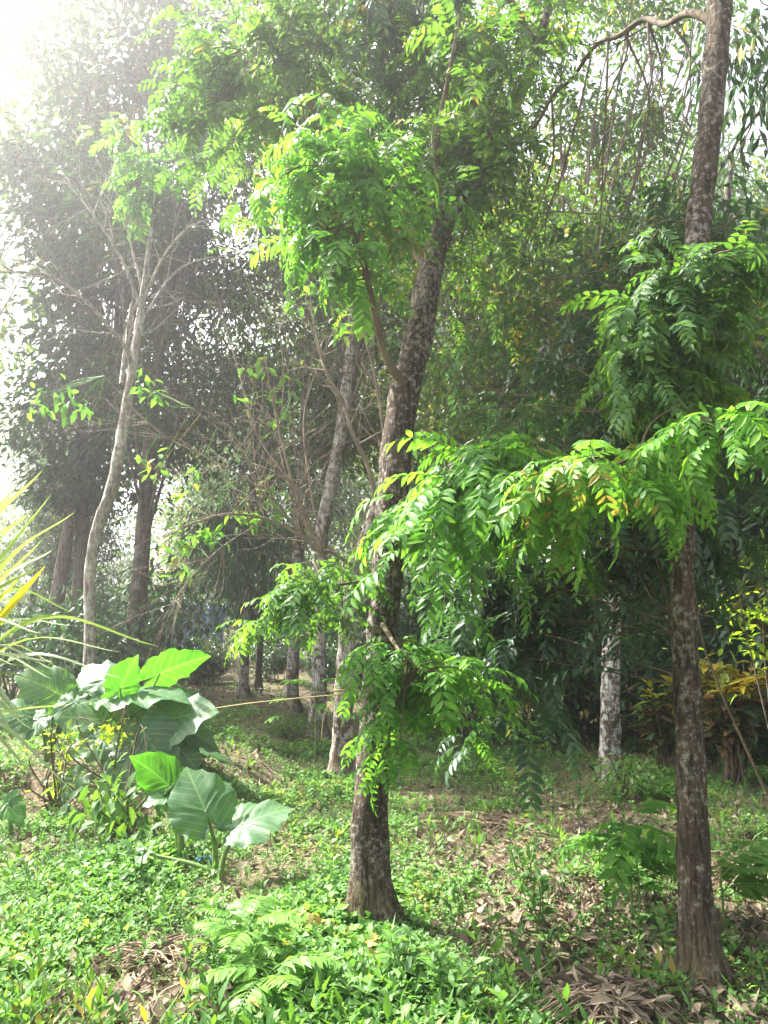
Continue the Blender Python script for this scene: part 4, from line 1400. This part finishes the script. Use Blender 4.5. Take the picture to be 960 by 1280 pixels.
weed(gp(495, 1240), 'broad leaved weed clump at the bottom centre under the central trunk', 40, .13, .24, .42)
weed(gp(560, 1262), 'pale leaved weed clump at the bottom right of the centre clump', 36, .12, .2, .42)
weed(gp(440, 1270), 'weed clump at the bottom edge left of the centre clump', 30, .12, .18, .42)
weed(gp(672, 1165), 'upright heart leaved weed on the litter between the two near trunks', 36, .10, .36, .62, M_BOUGH)
weed(gp(655, 1120), 'dark leafy weed on the litter behind the upright one', 27, .09, .3, .6, M_BOUGH)
weed(gp(170, 1120), 'coarse weed with folded grey leaves left of the front elephant ear', 24, .14, .34, .5, M_BOUGH)
weed(gp(790, 1235), 'yellow green small weed at the foot of the right trunk', 14, .08, .16, .6, M_LIME)
weed(gp(250, 1200), 'yellow tipped weed beside the dry twig patch at the lower left', 18, .09, .12, .3, M_LIME)

# young papaya like plant with lobed leaves
pb = gp(393, 962)
pp = thing('lobed_leaf_sapling', pb, 'young sapling with deeply lobed leaves on a thin stem by the rope', 'sapling')
mb = MB()
top = at(393, 862, pb[1])
tube(mb, spline([pb, (pb + top) / 2 + [.02, 0, 0], top], 5), [.012, .007], 6)
mb.build('stem', M_STALK, pp)
for (px, py) in ((352, 872), (345, 895), (378, 850), (410, 848), (440, 862), (400, 880), (365, 850)):
    c = at(px, py, pb[1] + R.uniform(-.2, .2))
    mb = MB()
    tube(mb, spline([top, (top + c) / 2 + [0, 0, .04], c], 4), [.005, .003], 4)
    for k in range(7):
        a = -2.1 + k * .7
        d0 = unit((c - top) * [1, 1, .3])
        sd_ = np.array([-d0[1], d0[0], 0])
        dd = d0 * math.cos(a) + sd_ * math.sin(a) + np.array([0, 0, -.25])
        inst(mb, leaf_near(.32, .1, -.15), c[None], frames(dd[None], roll=.1), [.2 * (1 - .08 * abs(k - 3))])
    mb.build('leaf', M_FRESH, pp)

# ------------------------------------------------------------------ small things
# rope tied to the mottled tree
rope = MB()
tube(rope, spline([at(200, 897, D2 + 1.0), at(290, 882, D2 + .4), at(360, 874, D2 - .02), at(416, 869, D2 - .12), at(425, 869, D2 - .135)], 8), [.006, .006], 5)
cc = at(430, 869, D2)
tube(rope, [cc + np.array([math.cos(a) * .115, math.sin(a) * .115, .006 * a]) for a in np.linspace(0, 12.6, 40)], [.009, .009], 5)
tube(rope, spline([at(428, 872, D2 - .13), at(412, 880, D2 - .16), at(404, 900, D2 - .14), at(402, 925, D2 - .1)], 4), [.005, .004], 4)
tag(rope.build('rope', plain_mat('straw_rope', (.30, .22, .09), (.5, .40, .2), .9, 60)), 'thin straw coloured rope stretched left from the mottled trunk', 'rope')

vine = MB()
tube(vine, spline([at(735, 530, D1 + .6), at(755, 580, D1 + .6), at(756, 640, D1 + .6), at(752, 690, D1 + .6), at(744, 740, D1 + .6), at(742, 790, D1 + .6), at(728, 840, D1 + .6)], 6), [.007, .006, .004], 5, .12)
tag(vine.build('vine', plain_mat('vine_bark', (.12, .10, .06), (.24, .20, .13), .9, 30)), 'thin brown vine hanging before the white patched trunk', 'vine')


def stalk_pile(base, label, name, cat, nst, nlf, rx, ry, h, core=True):
    t = thing(name, base, label, cat)
    base = np.array(base)
    if core:
        mb = MB()
        n, k = 20, 9
        a = np.linspace(0, 2 * math.pi, n, endpoint=False)
        V, Q = [], []
        for i in range(k):
            f = i / (k - 1)
            rr = (1 - f ** 1.6) * (1 + .14 * np.sin(3 * a + 1) + .1 * np.sin(7 * a) + .05 * R.standard_normal(n))
            V.append(np.stack([base[0] + np.cos(a) * rx * .8 * rr, base[1] + np.sin(a) * ry * .8 * rr, np.full(n, base[2] - .04 + (h * .85 + .04) * f) + .02 * R.standard_normal(n)], -1))
        for i in range(k - 1):
            for j in range(n):
                Q.append((i * n + j, i * n + (j + 1) % n, (i + 1) * n + (j + 1) % n, (i + 1) * n + j))
        mb.add(np.concatenate(V), Q)
        mb.build('core', plain_mat('rotten_core', (.05, .03, .02), (.16, .10, .065), .95, 30), t)
    st, lf = MB(), MB()
    for _ in range(nst):
        a = R.uniform(0, 6.28)
        r0 = R.uniform(0, .7)
        p = base + np.array([math.cos(a) * rx * r0, math.sin(a) * ry * r0, h * (1 - r0 ** 1.5) + R.uniform(0, .03)])
        a2 = a + R.uniform(-2.6, 2.6)
        q = base + np.array([math.cos(a2) * rx * 1.25, math.sin(a2) * ry * 1.1, R.uniform(.0, .05)]) * np.array([1, 1, 1])
        q[2] = float(gh(q[0], q[1])) + R.uniform(.005, .05)
        tube(st, spline([p, (p + q) / 2 + [0, 0, R.uniform(0, .05)], q], 4), [R.uniform(.0015, .006), .0015], 5)
    a = R.uniform(0, 6.28, nlf)
    r0 = R.uniform(0, 1.0, nlf) ** .7
    O = base + np.stack([np.cos(a) * rx * r0, np.sin(a) * ry * r0, h * (1 - r0 ** 1.6) + R.uniform(.0, .03, nlf)], -1)
    O = O + R.standard_normal((nlf, 3)) * .02
    a4 = R.uniform(0, 6.28, nlf)
    D = np.stack([np.cos(a4), np.sin(a4), R.uniform(-.7, .5, nlf)], -1)
    for kk, tm in enumerate((leaf_near(.3, .6, .3), leaf_near(.22, -.5, -.3), leaf_near(.4, .7, -.35))):
        z = np.arange(nlf) % 3 == kk
        inst(lf, tm, O[z], frames(D[z], roll=.8), R.uniform(.03, .11, z.sum()))
    st.build('stalks', M_DRYSTALK, t)
    lf.build('dry_leaves', M_DRY, t)


hp = gp(762, 1280)
stalk_pile(hp, 'brown heap of dry leaves and stalks at the bottom right', 'leaf_heap', 'heap', 90, 340, .25, .2, .14)
stalk_pile(gp(945, 1105), 'pile of dry sticks behind the right trunk at the right edge', 'brush_pile', 'brush', 120, 160, .55, .35, .16)
stalk_pile(gp(200, 1200), 'flat patch of straw like twigs in the weeds at lower left', 'twig_pile', 'brush', 120, 60, .26, .16, .03, False)
stalk_pile(gp(620, 1030), 'low scatter of pale dry palm stalks right of the central trunk', 'twig_pile', 'brush', 80, 160, .6, .35, .03, False)

st = gp(750, 1058)
mb = MB()
n = 10
a = np.linspace(0, 2 * math.pi, n, endpoint=False)
for kk in range(5):
    f = kk / 4
    rr = math.sin(math.pi * (.12 + .8 * f)) * .03
    mb.v.append(st + np.stack([np.cos(a) * rr * (1 + .15 * np.sin(2 * a + 1)), np.sin(a) * rr, np.full(n, -.01 + .045 * f)], -1))
    mb.uv.append(np.zeros((n, 2)))
    mb.n += n
mb.q.append(np.array([(i * n + j, i * n + (j + 1) % n, (i + 1) * n + (j + 1) % n, (i + 1) * n + j) for i in range(4) for j in range(n)]))
mb.t.append(np.array([(4 * n, 4 * n + j, 4 * n + j + 1) for j in range(1, n - 1)]))
tag(mb.build('stone', plain_mat('pale_stone', (.4, .38, .35), (.6, .58, .54), .8, 30)), 'small pale round stone on the litter left of the right trunk', 'stone')

# scrap of blue plastic by the front elephant ears
sc_ = gp(258, 1082)
mb = MB()
n = 7
P = np.array([[sc_[0] + (i - 3) * .025, sc_[1] + (j - 3) * .02, sc_[2] + .03 + R.uniform(0, .035)] for i in range(n) for j in range(n)])
mb.add(P, [(i * n + j, i * n + j + 1, (i + 1) * n + j + 1, (i + 1) * n + j) for i in range(n - 1) for j in range(n - 1)])
tag(mb.build('plastic_scrap', plain_mat('dark_blue_plastic', (.02, .03, .05), (.10, .30, .45), .3, 25), smooth=False), 'crumpled dark blue plastic scrap by the front elephant ear stalks', 'litter')

# blue tarpaulin hung far behind
mb = MB()
c0 = at(200, 757, 18)
n, k = 26, 14
V = []
for i in range(n):
    for j in range(k):
        fx, fz = i / (n - 1), j / (k - 1)
        V.append(c0 + np.array([fx * 1.5, .12 * math.sin(fx * 21 + fz * 2) + .05 * math.sin(fx * 47), -fz * 1.0 + .1 * math.sin(fx * 3.1) * (1 - fz)]))
mb.add(V, [(i * k + j, i * k + j + 1, (i + 1) * k + j + 1, (i + 1) * k + j) for i in range(n - 1) for j in range(k - 1)])
tag(mb.build('tarpaulin', plain_mat('blue_tarp', (.06, .14, .75), (.75, .80, .92), .5, 6)), 'blue and white tarpaulin glimpsed through the dark leaves far left', 'tarpaulin')
mb = MB()
c0 = at(258, 800, 17.7)
for (ox, oz, ww, hh) in ((0, 0, .10, .30),):
    x0, x1, z0, z1 = c0[0] + ox - ww, c0[0] + ox + ww, c0[2] + oz - hh - .75, c0[2] + oz + hh * .05
    yy, dp = c0[1], .04
    mb.add([(x0, yy, z0), (x1, yy, z0), (x1, yy, z1), (x0, yy, z1), (x0, yy + dp, z0), (x1, yy + dp, z0), (x1, yy + dp, z1), (x0, yy + dp, z1)],
           [(0, 1, 2, 3), (5, 4, 7, 6), (1, 5, 6, 2), (4, 0, 3, 7), (3, 2, 6, 7), (4, 5, 1, 0)])
tag(mb.build('board', plain_mat('orange_board', (.5, .30, .12), (.65, .42, .2), .8, 9), smooth=False), 'narrow pale orange board standing beside the blue tarpaulin', 'board')

# ------------------------------------------------------------------ render settings
S.view_settings.view_transform = 'Standard'
S.view_settings.look = 'None'
S.view_settings.gamma = 1
S.view_settings.exposure = 2.38
c = S.cycles
c.use_denoising = True
try:
    c.denoiser = 'OPENIMAGEDENOISE'
except Exception:
    pass
c.use_adaptive_sampling = True
c.adaptive_threshold = .015
c.max_bounces = 7
c.diffuse_bounces = 3
c.glossy_bounces = 2
c.transmission_bounces = 4
c.volume_bounces = 0
c.transparent_max_bounces = 4
c.caustics_reflective = False
c.caustics_refractive = False
c.sample_clamp_indirect = 6
